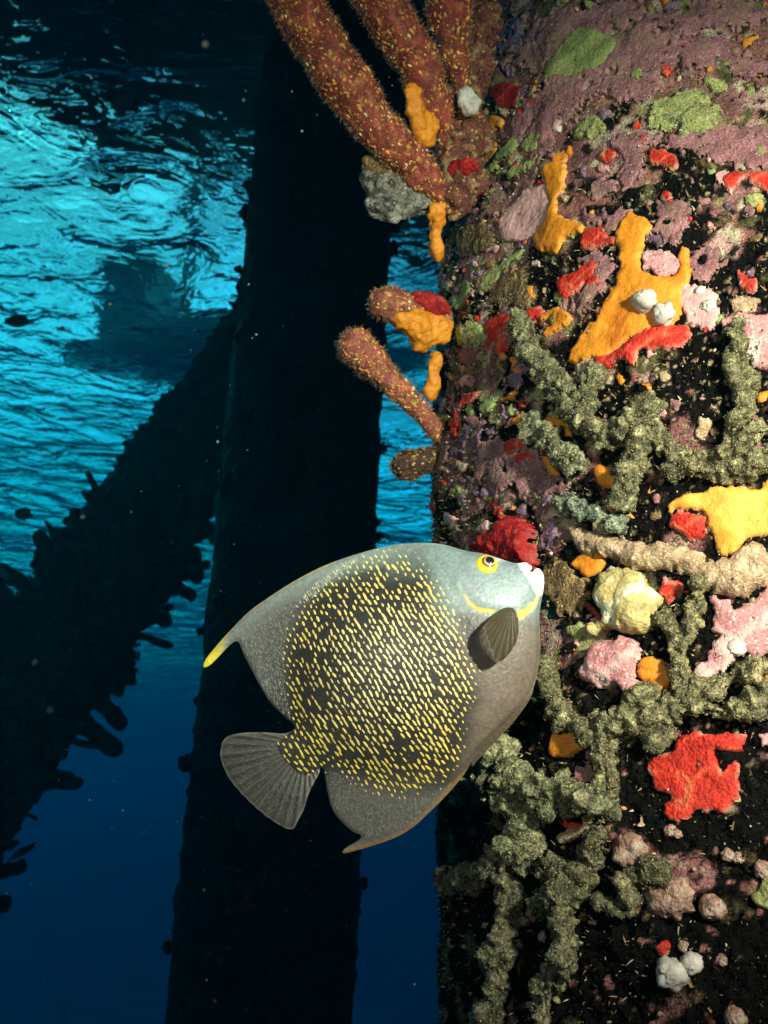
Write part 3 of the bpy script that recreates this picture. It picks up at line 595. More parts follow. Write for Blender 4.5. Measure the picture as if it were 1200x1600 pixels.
# white tunicates, barnacles and shells
def blob(name, px, py, rpx, mat, label=None, cat=None, squash=.8, amp=.2, freq=2.0, out=.4, group=None, parent=None, hole=0):
    th, z = on_pile(px, py); rb = float(base_r(th, z)); p = pile_pt(th, z, rb); d = np.linalg.norm(p)
    r = rpx*d/F; nrm_ = nrm(p-np.array([CX, CY, p[2]])); c = p+nrm_*(r*out)
    t1 = nrm(np.cross([0, 0, 1], nrm_)); t2 = np.cross(nrm_, t1)
    nu, nv = 28, 18
    u = np.linspace(0, 2*np.pi, nu, endpoint=False); v = np.linspace(.02, np.pi-.02, nv)
    U, W = np.meshgrid(u, v, indexing='ij')
    D = np.stack([np.cos(U)*np.sin(W), np.sin(U)*np.sin(W), np.cos(W)], -1)
    k = r*(1+amp*fbm(D*freq+px*.1, 3, int(px)))*(1-hole*np.exp(-(W/.55)**2))
    k = k*(1+.16*fbm(D*7+px*.3, 3, int(py)))
    k = k*(1+.10*np.sin(U*9)*np.sin(W)*(1 if hole else 0))
    V = (t1*D[..., :1]+t2*D[..., 1:2]+nrm_*(D[..., 2:]*squash))*k[..., None]
    me = mesh(name, V.reshape(-1, 3), grid_faces(nu, nv, True))
    o = obj(name, me, M[mat]); o.location = c
    if parent is not None: o.parent = parent; o.location = Vector(c)-Vector(parent.location)
    if label: tag(o, label, cat, group)
    return o
blob('tunicate', 1014, 480, 19, 'white', 'white tunicate sitting in the middle of the largest orange sponge', 'tunicate', 1.0, .42, 1.3, .55, 'white tunicates')
blob('tunicate', 1042, 495, 18, 'white', 'white tunicate touching the scarlet band under the largest orange sponge', 'tunicate', 1.0, .42, 1.3, .55, 'white tunicates')
blob('tunicate', 1057, 1517, 20, 'white', 'larger cloudy white tunicate of the pair low in dark turf', 'tunicate', 1.0, .42, 1.3, .55, 'white tunicates')
blob('tunicate', 1087, 1504, 14, 'white', 'smaller cloudy white tunicate of the pair low in dark turf', 'tunicate', 1.0, .42, 1.3, .55, 'white tunicates')
blob('shell', 1052, 1400, 30, 'shell', 'pinkish domed shell below the olive rope sponges', 'shell', .6, .3, 1.6, .25, hole=.25)
blob('shell', 992, 1330, 25, 'shell', 'cream shell with a hollow dark centre in black turf', 'shell', .6, .3, 1.6, .25, hole=.75)
blob('shell', 1115, 1418, 17, 'shell', 'small upright pale shell right of the pinkish domed shell', 'shell', .7, .3, 2, .25)
for x, y, r in ((1052, 1298, 9), (1062, 1302, 7), (1138, 1336, 9), (1154, 1340, 8), (795, 1500, 9), (855, 1463, 7), (1043, 1045+15, 6), (1252-60, 1360, 12), (1150, 1590, 14), (1130, 1500, 8), (1255-70, 860, 9), (1010, 620-55, 4), (927, 1395, 6), (1070, 1478, 8)):
    blob('shell_fragment', x, y, r, 'shell', None, None, .8, .35, 2, .3, parent=pile)
for x, y, r in ((1151, 1012, 13), (1182, 1001, 9), (1000, 945, 14), (985, 970, 12), (955, 893, 8), (1010, 935, 8), (1108, 480, 10), (1095, 455, 8)):
    blob('white_growth', x, y, r, 'white', None, None, .6, .4, 2.5, .5, parent=pile)

# ------------------------------------------------------------------ scattered small shapes (blades, polyps, flecks)
def scatter(name, P, N, T, ln, wd, ht, cols, shape, mat, parent, kind='stuff'):
    P, N, T = map(lambda a: np.asarray(a, float), (P, N, T)); T = nrm(T-N*(T*N).sum(1)[:, None]); B = np.cross(N, T); k = len(P)
    ln, wd, ht = [np.broadcast_to(np.asarray(a, float), k)[:, None] for a in (ln, wd, ht)]
    if shape == 'blade':                     # standing on the surface
        V = np.stack([P-B*wd, P+B*wd, P+N*ht*.6+T*ln*.3+B*wd*.6, P+N*ht*.6+T*ln*.3-B*wd*.6, P+N*ht+T*ln], 1)
        f = np.array([(0, 1, 2), (0, 2, 3), (3, 2, 4)])
    elif shape == 'dome':                    # a low oval bump
        a = np.linspace(0, 2*np.pi, 7, endpoint=False)
        ring = [P-N*ht*.3+T*ln*math.cos(t)+B*wd*math.sin(t) for t in a]; mid = [P+N*ht*.75+T*ln*.62*math.cos(t)+B*wd*.62*math.sin(t) for t in a]
        V = np.stack(ring+mid+[P+N*ht], 1); f = []
        for i in range(7):
            j = (i+1) % 7; f += [(i, j, 7+j), (i, 7+j, 7+i), (7+i, 7+j, 14)]
        f = np.array(f)
    m_ = V.shape[1]
    Fs = (np.arange(k)[:, None, None]*m_+f[None]).reshape(-1, 3)
    c = np.repeat(np.asarray(cols, float), m_, 0)
    return part(name, mesh(name, V.reshape(-1, 3), Fs, c, smooth=(shape == 'dome')), mat, parent, kind)

# ------------------------------------------------------------------ the pile's own skin and its turf
P3 = np.stack([np.cos(TH)*R, np.sin(TH)*R, ZZ], -1)
fine = ((ZZ > -.56) & (ZZ < 1.46)).astype(float)
turf_h = .006*fbm(P3*75, 2, 91)+.0055*np.abs(vnoise(P3*170, 93))+.003*vnoise(P3*330, 95)
tuf = np.clip(1-occ, 0, 1)
upper = np.clip((ZZ-.64)/.22, 0, 1); left = np.clip((np.abs(TH)-.5)/.4, 0, 1)
n1 = fbm(P3*26, 3, 101); film = np.clip((n1-.20*np.clip((ZZ-.1)/.2, 0, 1)-.34*np.clip((.3-ZZ)/.2, 0, 1)+.62*upper+.20*left*(ZZ > .15)+.35*vnoise(P3*9, 102)*(ZZ > .2))*7, 0, 1)*fine
tuf = np.minimum(tuf, 1-.85*film)
rr_ = base_r(TH, ZZ)+turf_h*tuf*fine-.002+.010*fbm(P3*12, 3, 97)*(1-fine)
Vp = pile_pt(TH, ZZ, rr_).reshape(-1, 3)
n2, n3 = fbm(P3*60, 3, 103), fbm(P3*200, 2, 105)*1.5
colr = np.zeros(P3.shape)+np.array([.005, .0045, .004])
def mixin(mask, c):
    global colr
    mask = np.clip(mask, 0, 1)[..., None]; colr = colr*(1-mask)+np.array(c)*mask
mixin(film, (.235, .098, .090))                                     # mauve film of coralline algae
mixin(film*np.clip(fbm(P3*18+4, 3, 112)*4-.2, 0, 1), (.30, .125, .095))
mixin(film*np.clip(fbm(P3*40+9, 3, 113)*5-1.0, 0, 1), (.26, .23, .09))
mixin(film*np.clip(fbm(P3*24+13, 3, 116)*5-.9, 0, 1), (.42, .24, .20))
mixin(film*np.clip(fbm(P3*50+17, 3, 117)*5-1.3, 0, 1), (.46, .37, .24))
mixin((fbm(P3*33+7, 3, 111)-.42+.22*left+.1*upper)*7, (.085, .075, .032))  # olive film
mixin(film*np.clip(fbm(P3*75+2, 3, 114)*6-1.6, 0, 1), (.012, .010, .009))
mixin((n2-.48)*9, (.10, .065, .03))
mixin((n3-.72)*10*np.clip((ZZ-.05)/.25, 0, 1), (.34, .26, .14))                                # pale grit
mixin((fbm(P3*90+3, 2, 115)-.60)*10, (.36, .15, .12))
fp = grid_faces(len(ths), len(zs), True)
sk = part('overgrown_column', mesh('overgrown_column', Vp, fp, colr.reshape(-1, 3)), M['turf'], pile)
# turf blades on bare stretches
k = 190000
ti = RNG.uniform(-1.6, 1.0, k); zi = RNG.uniform(-.40, 1.25, k)
iu = np.clip(np.searchsorted(ths, ti), 0, len(ths)-1); iv = np.clip(np.searchsorted(zs, zi), 0, len(zs)-1)
free = (occ[iu, iv] < .25) & (film[iu, iv] < RNG.uniform(.1, 1.2, k)); ti, zi, iu, iv = ti[free], zi[free], iu[free], iv[free]
Pb = pile_pt(ti, zi, rr_[iu, iv]-.001); Nb = nrm(pile_pt(ti, zi, 1.0)-pile_pt(ti, zi, .9)); Nb = nrm(Nb+RNG.normal(0, .45, Nb.shape))
cb = colr[iu, iv]*RNG.uniform(.4, 1.5, (len(ti), 1))
hl = RNG.random(len(ti)); cb[hl > .84] = [.10, .066, .026]; cb[hl > .935] = [.30, .21, .09]; cb[hl > .978] = [.55, .43, .26]
Tb = RNG.normal(0, 1, Pb.shape)
scatter('turf_blades', Pb, Nb, Tb, RNG.uniform(.000, .003, len(ti)), RNG.uniform(.0004, .0010, len(ti))*np.where(hl > .935, 1.3, 1), RNG.uniform(.002, .006, len(ti))*np.where(hl > .935, 1.7, 1), cb, 'blade', M['blade'], pile)

kg = 12000
tg = RNG.uniform(-1.55, 1.0, kg); zg = RNG.uniform(-.38, 1.2, kg); cl_ = fbm(np.stack([tg*R*16, zg*16, 0*tg], -1), 2, 141)
selg = (cl_ > RNG.uniform(-.55, .35, kg)) & (RNG.random(kg) < .25+.75*np.clip((zg+.05)/.35, 0, 1)); tg, zg = tg[selg], zg[selg]; kg = len(tg)
pal = np.array([(.45, .36, .24), (.30, .15, .12), (.40, .22, .20), (.22, .20, .09), (.06, .05, .04), (.14, .09, .05), (.52, .47, .40), (.30, .06, .03), (.48, .20, .03)])
cg = pal[RNG.choice(9, kg, p=[.15, .14, .10, .18, .18, .14, .05, .03, .03])]*RNG.uniform(.6, 1.2, (kg, 1))
sg = RNG.uniform(.0005, .0012, kg)*np.where(RNG.random(kg) > .95, 1.9, 1)
Ng = nrm(pile_pt(tg, zg, 1.0)-pile_pt(tg, zg, .9)); Pg = pile_pt(tg, zg, base_r(tg, zg)+RNG.uniform(.001, .006, kg))
scatter('grit', Pg, nrm(Ng+RNG.normal(0, .3, Ng.shape)), RNG.normal(0, 1, Pg.shape), sg*RNG.uniform(.9, 1.8, kg), sg, sg, cg, 'dome', M['blade'], pile)

# ------------------------------------------------------------------ olive rope sponges
def mesh_arrays(me):
    V = np.empty(len(me.vertices)*3, np.float32); me.vertices.foreach_get('co', V)
    N = np.empty(len(me.vertices)*3, np.float32); me.vertices.foreach_get('normal', N)
    return V.reshape(-1, 3).astype(float), N.reshape(-1, 3).astype(float)
def surf_points(me, k, seed):
    me.calc_loop_triangles(); V, _ = mesh_arrays(me)
    T = np.empty(len(me.loop_triangles)*3, np.int32); me.loop_triangles.foreach_get('vertices', T); T = T.reshape(-1, 3)
    a, b_, c_ = V[T[:, 0]], V[T[:, 1]], V[T[:, 2]]; nn = np.cross(b_-a, c_-a); ar = np.linalg.norm(nn, axis=1)
    g = np.random.default_rng(seed); i = g.choice(len(T), k, p=ar/ar.sum()); u, v = g.random(k), g.random(k)
    fl = u+v > 1; u[fl], v[fl] = 1-u[fl], 1-v[fl]
    return a[i]+(b_-a)[i]*u[:, None]+(c_-a)[i]*v[:, None], nrm(nn[i]), ar.sum()/2, g
ROPE_N = [0]
def rope(f, scale, strands, label, tone=(.125, .118, .048), lift=.75):
    ROPE_N[0] += 1; sd_ = ROPE_N[0]*13
    VV, FF, n0 = [], [], 0; g = np.random.default_rng(sd_)
    for pts, rz in strands:
        px = catmull(f(pts), 5, False); rpx = rz*.78/scale
        th, z = on_pile(px[:, 0], px[:, 1]); p = pile_pt(th, z, base_r(th, z)); d = np.linalg.norm(p, axis=1)
        r = rpx*d.mean()/F*(1+.18*fbm(np.stack([np.arange(len(px))*.45, 0*th, 0*th+sd_], 1), 2, sd_))
        p = pile_pt(th, z, base_r(th, z)+r*lift+.006*(1+fbm(np.stack([np.arange(len(px))*.3, 0*th+5, 0*th+sd_], 1), 2, sd_+1)))
        p = np.vstack([p[0]+(p[0]-p[1])*.01, p]); r = np.concatenate([r[:1], r])
        for q, rq in ((p, r),):
            Vt, Ft, _ = tube(q, rq, 12, True, sd_, 0); VV.append(Vt); FF.append(Ft+n0); n0 += len(Vt)
            Vt, Ft, _ = tube(q[:2][::-1], rq[:2], 12, True, sd_, 0); VV.append(Vt); FF.append(Ft+n0); n0 += len(Vt)
        for _ in range(int(len(px)*.5)):     # side nubs
            i = g.integers(1, len(p)); dr = nrm(g.normal(0, 1, 3)); L_ = r[i]*g.uniform(.75, 1.25)
            Vt, Ft, _ = tube([p[i], p[i]+dr*L_*.5, p[i]+dr*L_], [r[i]*.5, r[i]*.48, r[i]*.42], 10, True); VV.append(Vt); FF.append(Ft+n0); n0 += len(Vt)
    tmp = bpy.data.objects.new('tmp', mesh('tmp', np.vstack(VV), np.vstack(FF))); COL.objects.link(tmp)
    md = tmp.modifiers.new('r', 'REMESH'); md.mode = 'VOXEL'; md.voxel_size = .0024
    dg = bpy.context.evaluated_depsgraph_get(); me = bpy.data.meshes.new_from_object(tmp.evaluated_get(dg)); bpy.data.objects.remove(tmp)
    V, N = mesh_arrays(me)
    nub = fbm(V*120, 2, sd_+3); dsp = .0125*fbm(V*36, 2, sd_)+.0085*nub+.0022*vnoise(V*300, sd_+5)
    V2 = V+N*dsp[:, None]
    t = np.array(tone)*np.array([1.08, 1.05, 1.3]); nz = fbm(V*45, 3, sd_+7); cav = np.clip(fbm(V*150, 2, sd_+3)*.9+.55, 0, 1)
    cc = t*(1.05+.45*nz+1.1*nub+.6*fbm(V*14, 2, sd_+17))[:, None]; tanm = np.clip(fbm(V*70, 2, sd_+19)*3-.5, 0, 1)[:, None]; cc = np.maximum(cc, .012)*(1-tanm*.6)+np.array([.26, .20, .11])*tanm*.6; cc = cc*(1-.35*np.clip(fbm(V*30, 2, sd_+8)*3, 0, 1))[:, None]+np.array([.10, .085, .045])*(.35*np.clip(fbm(V*30, 2, sd_+8)*3, 0, 1))[:, None]  # colour follows the nubs: crevice shade painted into the hollows
    hi = vnoise(V*280, sd_+11) > .42; cc[hi] = cc[hi]*1.4+[.09, .08, .022]
    lo = vnoise(V*240, sd_+12) < -.45; cc[lo] *= .45
    cen = V2.mean(0); root = thing('rope_sponge', label, 'sponge', tuple(cen))
    me.vertices.foreach_set('co', V2.astype(np.float32).ravel()); at = me.attributes.new('Col', 'FLOAT_COLOR', 'POINT')
    at.data.foreach_set('color', np.hstack([cc, np.ones((len(cc), 1))]).astype(np.float32).ravel())
    me.polygons.foreach_set('use_smooth', np.ones(len(me.polygons), bool)); me.name = 'rope_body'; me.update(); me.materials.clear()
    part('branches', me, M['rope'], root)
    area = len(V)*5.8e-6; kk = int(area*200000)
    Pp, Nn, ar, g2 = surf_points(me, kk, sd_)
    fc = t*g2.uniform(.5, 2.2, (kk, 1)); q = g2.random(kk); fc[q > .90] = [.26, .24, .10]; fc[q > .98] = [.40, .36, .20]; fc[q < .25] = [.04, .042, .02]
    scatter('fuzz', Pp, nrm(Nn+g2.normal(0, .5, Nn.shape)), g2.normal(0, 1, Pp.shape), g2.uniform(0, .0018, kk), g2.uniform(.0005, .0011, kk), g2.uniform(.0006, .0019, kk), fc, 'blade', M['ropefuzz'], root)
    # the branches cover the turf below
    return root
rope(R2, 2.4, [([(325, 330), (350, 400), (400, 500), (480, 590), (560, 690), (640, 740), (720, 700), (760, 640)], 56), ([(560, 510), (545, 600), (520, 680)], 52), ([(740, 740), (720, 850), (690, 960)], 50)], 'olive rope sponge with forked branches below the largest orange sponge')
rope(R2, 2.4, [([(350, 710), (430, 770), (500, 830)], 56)], 'short thick olive sponge lobe beside small orange specks', (.15, .148, .065))
rope(R2, 2.4, [([(1080, 340), (1095, 450), (1105, 580), (1095, 700), (1060, 775)], 44), ([(740, 660), (790, 720), (850, 790), (930, 830), (1050, 790), (1140, 740), (1240, 715)], 46), ([(840, 860), (950, 870), (1100, 850), (1240, 810)], 40)], 'olive rope sponge with an upright arm beside pink crust', (.135, .125, .05))
rope(R3, 3.158, [([(210, 150), (280, 180), (400, 225), (465, 265)], 56)], 'curled greyish olive sponge above the tan ridge', (.13, .155, .085))
rope(R3, 3.158, [([(850, 560), (850, 660), (830, 780), (800, 900), (800, 1000), (850, 1090), (950, 1060), (1060, 1010), (1240, 960)], 52), ([(700, 700), (740, 800), (770, 900)], 46)], 'olive rope sponge between the cream shell crust and pink crust', (.17, .15, .06))
rope(R4, 2.4, [([(385, 10), (430, 90), (480, 180), (560, 225), (640, 225), (700, 180), (760, 110)], 56), ([(640, 240), (625, 330), (640, 430), (600, 490)], 58), ([(700, 190), (800, 170), (900, 130), (1000, 150), (1100, 150), (1230, 120)], 50), ([(820, 170), (815, 250)], 44)], 'wide olive rope sponge above the broad scarlet sponge', (.14, .128, .052))
rope(R4, 2.4, [([(130, 400), (190, 370), (260, 300)], 56), ([(140, 440), (250, 420), (380, 440), (480, 470), (600, 480)], 70), ([(260, 480), (340, 540), (330, 640), (320, 720)], 58)], 'bushy olive green sponge under the angelfish belly', (.165, .162, .068))
rope(R5, 2.308, [([(95, 170), (170, 170), (280, 130), (340, 50)], 48), ([(300, 160), (300, 300), (290, 450), (280, 560), (250, 720)], 56)], 'brownish rope sponge hanging straight down the left side', (0.089, 0.076, 0.036))
rope(R5, 2.308, [([(430, 260), (520, 225), (560, 150), (600, 80), (625, 10)], 50), ([(430, 140), (510, 125)], 34), ([(520, 290), (520, 420), (480, 520), (420, 600), (450, 720)], 52), ([(650, 265), (720, 250), (740, 165), (850, 140)], 44)], 'olive rope sponge reaching towards the pinkish domed shell', (0.102, 0.089, 0.039))

# ------------------------------------------------------------------ rod corals on the left flank
def rod(pts, label, name='rod_coral', npoly=260, tone=(.22, .038, .022), dim=1.0, flip=False):
    # pts: (px, py, distance in m, radius in px), from the root to the tip
    p = np.array([pdir(x, y)*d for x, y, d, r in pts]); r = np.array([r*d/F*.92 for x, y, d, r in pts]); npoly = int(npoly*1.6)
    pr = catmull(np.hstack([p, r[:, None]]), 10, False)
    Vt, Ft, Dn = tube(pr[:, :3], pr[:, 3], 48, True, int(pts[0][0]), .007, 50, 10)
    nz = fbm(Vt*60, 3, 5); cc = np.array(tone)*(1+.5*nz)[:, None]*dim
    hi = vnoise(Vt*170, 9) > .35; cc[hi] = cc[hi]*1.3+np.array([.07, .035, .008])*dim
    root = thing(name, label, 'coral', tuple(p[0]), 'rod corals on the piling flank')
    me = mesh('stalk', Vt, Ft, cc); part('stalk', me, M['rod'], root)
    Pp, Nn, ar, g = surf_points(me, npoly, int(pts[0][1])+3); ax_ = np.array([pr[-1, :3]-pr[0, :3]]); ax_ = nrm(ax_)
    pc = np.array([.58, .27, .06])*g.uniform(.4, 1.2, (npoly, 1))*dim; q = g.random(npoly); pc[q > .8] = np.array([.66, .22, .05])*dim; pc[q > .93] = np.array([.75, .55, .2])*dim
    Tn = ax_+g.normal(0, .7, Pp.shape)
    sz = g.uniform(.0010, .0030, npoly)*np.where(g.random(npoly) > .9, 1.4, 1)
    scatter('polyps', Pp, Nn, Tn, sz*g.uniform(.9, 1.6, npoly), sz*.75, sz*.5, pc, 'dome', M['polyp'], root)
    kk = int(ar*70000); Pp, Nn, ar, g = surf_points(me, kk, int(pts[0][1])+8)
    scatter('tentacles', Pp, nrm(Nn+g.normal(0, .35, Nn.shape)), g.normal(0, 1, Pp.shape), g.uniform(0, .003, kk), np.full(kk, .00035), g.uniform(.003, .008, kk), np.array([.40, .22, .13])*g.uniform(.5, 1.3, (kk, 1))*dim, 'blade', M['hair'], root)
    return root
rod([(700, 330, 1.36, 14), (676, 292, 1.34, 21), (640, 252, 1.33, 29), (583, 190, 1.31, 34), (520, 100, 1.30, 38), (462, 0, 1.29, 38), (402, -110, 1.28, 38), (360, -190, 1.28, 35)], 'thickest rust red rod coral leaning out over the water', npoly=1050)
rod([(712, 262, 1.38, 16), (694, 205, 1.37, 20), (674, 145, 1.36, 28), (640, 75, 1.35, 33), (594, 0, 1.34, 34), (530, -100, 1.33, 33)], 'rust red rod coral with an orange sponge on its underside', npoly=620)
rod([(735, 190, 1.41, 14), (716, 115, 1.40, 20), (704, 50, 1.39, 30), (702, -20, 1.39, 35), (696, -100, 1.38, 35)], 'steep rust red rod coral close against the piling', npoly=440)
rod([(704, 502, 1.35, 20), (655, 500, 1.34, 25), (625, 484, 1.33, 27), (602, 474, 1.32, 28)], 'stubby rod coral with an orange base', npoly=190, tone=(.26, .07, .04))
rod([(704, 700, 1.34, 14), (665, 652, 1.32, 14), (630, 615, 1.31, 19), (590, 575, 1.30, 26), (556, 543, 1.29, 31)], 'club shaped rod coral with a fuzzy orange tip', npoly=340, tone=(.30, .07, .045))
rod([(706, 708, 1.34, 16), (672, 716, 1.32, 17), (652, 724, 1.31, 22), (632, 727, 1.31, 24)], 'short dark brown rod coral with a round tip', npoly=130, tone=(.10, .04, .025), dim=.6)
def lumpy(name, pts, mat, label, cat, seed, amp=.25):       # free lumps joined into one growth
    VV, FF, n0 = [], [], 0
    pts = catmull(pts, 4, False)
    for x, y, d, rp in pts:
        c = pdir(x, y)*d; r = rp*d/F
        u = np.linspace(0, 2*np.pi, 30, endpoint=False); v = np.linspace(.02, np.pi-.02, 20); U, W = np.meshgrid(u, v, indexing='ij')
        D = np.stack([np.cos(U)*np.sin(W), np.sin(U)*np.sin(W), np.cos(W)], -1)
        VV.append((c+D*(r*(1+amp*fbm(D*2.2+x, 3, seed)+amp*.5*vnoise(D*6+y, seed)))[..., None]).reshape(-1, 3)); FF.append(grid_faces(30, 20, True)+n0); n0 += 600
    tmp = bpy.data.objects.new('tmp', mesh('tmp', np.vstack(VV), np.vstack(FF))); COL.objects.link(tmp)
    md = tmp.modifiers.new('r', 'REMESH'); md.mode = 'VOXEL'; md.voxel_size = .0028
    dg = bpy.context.evaluated_depsgraph_get(); me = bpy.data.meshes.new_from_object(tmp.evaluated_get(dg)); bpy.data.objects.remove(tmp)
    me.name = name; me.polygons.foreach_set('use_smooth', np.ones(len(me.polygons), bool))
    V, N = mesh_arrays(me); V += N*(.0055*fbm(V*75, 2, seed+40)+.002*fbm(V*220, 2, seed))[:, None]; c = V.mean(0); me.vertices.foreach_set('co', (V-c).astype(np.float32).ravel()); me.update()
    o = obj(name, me, M[mat]); o.location = c; return tag(o, label, cat)
lumpy('barnacle_cluster', [(588, 285, 1.33, 20), (605, 300, 1.33, 22), (590, 318, 1.33, 17), (612, 280, 1.34, 20), (602, 330, 1.33, 13), (630, 318, 1.34, 20), (655, 310, 1.35, 20), (675, 305, 1.36, 22)], 'grey', 'grey barnacle cluster hanging under the thickest rod coral', 'barnacle', 3, .4)
lumpy('orange_sponge', [(645, 505, 1.32, 20), (662, 520, 1.33, 24), (655, 535, 1.33, 12), (630, 498, 1.315, 14), (682, 512, 1.34, 24)], 'orange', 'lumpy orange sponge wrapped round the stubby rod coral', 'sponge', 5)
lumpy('orange_sponge', [(648, 165, 1.33, 14), (655, 190, 1.335, 13), (662, 215, 1.335, 15), (640, 140, 1.33, 9), (672, 200, 1.345, 14)], 'orange', 'slim orange sponge clinging under a rod coral', 'sponge', 8)
lumpy('red_sponge', [(655, 470, 1.33, 12), (668, 478, 1.335, 14), (682, 490, 1.335, 12), (648, 462, 1.33, 8), (690, 480, 1.335, 14)], 'darkred', 'crimson sponge on top of the stubby rod coral', 'sponge', 12)
lumpy('brown_sponge', [(580, 258, 1.325, 14), (592, 266, 1.33, 15), (604, 272, 1.335, 14)], 'rod' if False else 'brown', 'small reddish brown sponge above the grey barnacle cluster', 'sponge', 15)

# ================================================================== the angelfish
FC = pdir(620, 1080)*.965                    # middle of the body
fn = -pdir(620, 1080); fn = nrm(fn+rgt*(-.10))                   # side of the fish that faces the camera; the nose lies a little deeper
e1 = nrm(rgt-fn*(rgt@fn)); e2 = np.cross(fn, e1)
def fz(pts):                                 # traced points -> coordinates in the plane of the fish (m)
    out = []
    for x, y in pts:
        d = pdir(300+x/2, 820+y/2); t = (FC@fn)/(d@fn); q = d*t-FC; out.append((q@e1, q@e2))
    return np.array(out)
def f3(ab, h): return FC+ab[..., :1]*e1+ab[..., 1:2]*e2+h[..., None]*fn
S2 = np.linalg.norm(fz([(600, 500)])-fz([(700, 500)]))/100       # metres per traced pixel
OUT = fz([(1040, 118), (1050, 122), (1054, 140), (1062, 149), (1070, 140), (1082, 136), (1096, 150), (1100, 172), (1098, 205), (1090, 245), (1085, 290), (1088, 340), (1088, 400), (1080, 460), (1062, 520), (1020, 580), (975, 625), (920, 680), (880, 730), (850, 780), (800, 840), (740, 900), (690, 945), (640, 975), (580, 998), (520, 1016), (473, 1027), (480, 1010), (530, 977), (500, 957), (470, 930), (440, 890), (425, 840), (416, 790), (408, 757), (385, 776), (350, 790), (300, 750), (262, 694), (290, 660), (322, 632), (290, 600), (250, 560), (220, 515), (185, 450), (160, 400), (145, 366), (125, 370), (90, 405), (60, 435), (38, 446), (40, 425), (75, 380), (120, 330), (180, 270), (250, 220), (330, 170), (420, 125), (520, 90), (620, 65), (720, 56), (790, 63), (850, 80), (920, 92), (975, 110), (1010, 120)])
CORE = fz([(1040, 126), (1088, 146), (1098, 180), (1090, 245), (1088, 340), (1088, 400), (1075, 470), (1015, 585), (915, 685), (850, 770), (760, 825), (640, 838), (540, 805), (450, 750), (400, 765), (350, 790), (300, 750), (262, 694), (300, 652), (318, 600), (300, 480), (310, 350), (370, 250), (460, 165), (570, 110), (690, 72), (790, 63), (850, 80), (920, 92), (975, 110), (1010, 120)])
cell = .0016
OUTs = catmull(OUT, 4); COREs = catmull(CORE, 5)
lo, hi = OUTs.min(0)-.006, OUTs.max(0)+.006
ga, gb = np.arange(lo[0], hi[0], cell), np.arange(lo[1], hi[1], cell)
GA, GB = np.meshgrid(ga, gb, indexing='ij'); Qf = np.stack([GA.ravel(), GB.ravel()], 1)
So = sdist(Qf, OUTs).reshape(GA.shape); Sc = sdist(Qf, COREs).reshape(GA.shape)
# inflate the body outline like a cushion (Poisson), on a half-size grid
inn = Sc[::2, ::2] > 0; ph = np.zeros(inn.shape)
for _ in range(1400):
    ph[1:-1, 1:-1] = np.where(inn[1:-1, 1:-1], .25*(ph[:-2, 1:-1]+ph[2:, 1:-1]+ph[1:-1, :-2]+ph[1:-1, 2:]+1), 0)
ia = np.clip(np.arange(len(ga))/2, 0, ph.shape[0]-1.001); ib = np.clip(np.arange(len(gb))/2, 0, ph.shape[1]-1.001)
a0, b0 = ia.astype(int), ib.astype(int); wa, wb = (ia-a0)[:, None], (ib-b0)[None, :]
PH = ph[a0][:, b0]*(1-wa)*(1-wb)+ph[a0+1][:, b0]*wa*(1-wb)+ph[a0][:, b0+1]*(1-wa)*wb+ph[a0+1][:, b0+1]*wa*wb
PH = np.maximum(PH, 0); PHn = PH/PH.max()
hfin = .0008+.0014*np.clip(So/.03, 0, 1)
def smax(a, b, k): h = np.clip(.5+.5*(a-b)/k, 0, 1); return b*(1-h)+a*h+k*h*(1-h)
# traced-picture coordinates of each grid point (only to lay out the markings on the skin)
A2 = np.linalg.lstsq(np.hstack([fz([(0, 0), (1000, 0), (0, 1000), (1000, 1000)]), np.ones((4, 1))]), np.array([(0, 0), (1000, 0), (0, 1000), (1000, 1000)], float), rcond=None)[0]
def tz(ab): return np.concatenate([ab, np.ones(ab.shape[:-1]+(1,))], -1)@A2
TZ = tz(np.stack([GA, GB], -1)); tx, ty = TZ[..., 0], TZ[..., 1]
def ss(a, b, x): t = np.clip((x-a)/(b-a), 0, 1); return t*t*(3-2*t)
hb_ = .034*np.power(PHn, 1.12-.57*ss(600, 900, tx))               # round head and breast, flank thinning softly into the fins
hh = smax(hb_, hfin, .006)*np.clip(So/.004, 0, 1)**.5
def sdz(pts): return sdist(TZ.reshape(-1, 2), catmull(np.array(pts, float), 5)).reshape(tx.shape)
def lnz(pts):                                # distance to an open traced line
    p = catmull(np.array(pts, float), 6, False); best = np.full(tx.size, 1e9); q = TZ.reshape(-1, 2)
    for i in range(len(p)-1):
        e = p[i+1]-p[i]; t = np.clip(((q-p[i])@e)/(e@e), 0, 1); best = np.minimum(best, np.linalg.norm(q-p[i]-t[:, None]*e, axis=1))
    return best.reshape(tx.shape)
for _ in range(26):                          # soften the step from flank to fin, leaving head, breast and outline as they are
    bl_ = hh.copy(); bl_[1:-1, 1:-1] = .25*(hh[:-2, 1:-1]+hh[2:, 1:-1]+hh[1:-1, :-2]+hh[1:-1, 2:])
    wm = ss(820, 640, tx)*np.clip(So/.006-.6, 0, 1); hh = hh*(1-wm)+bl_*wm
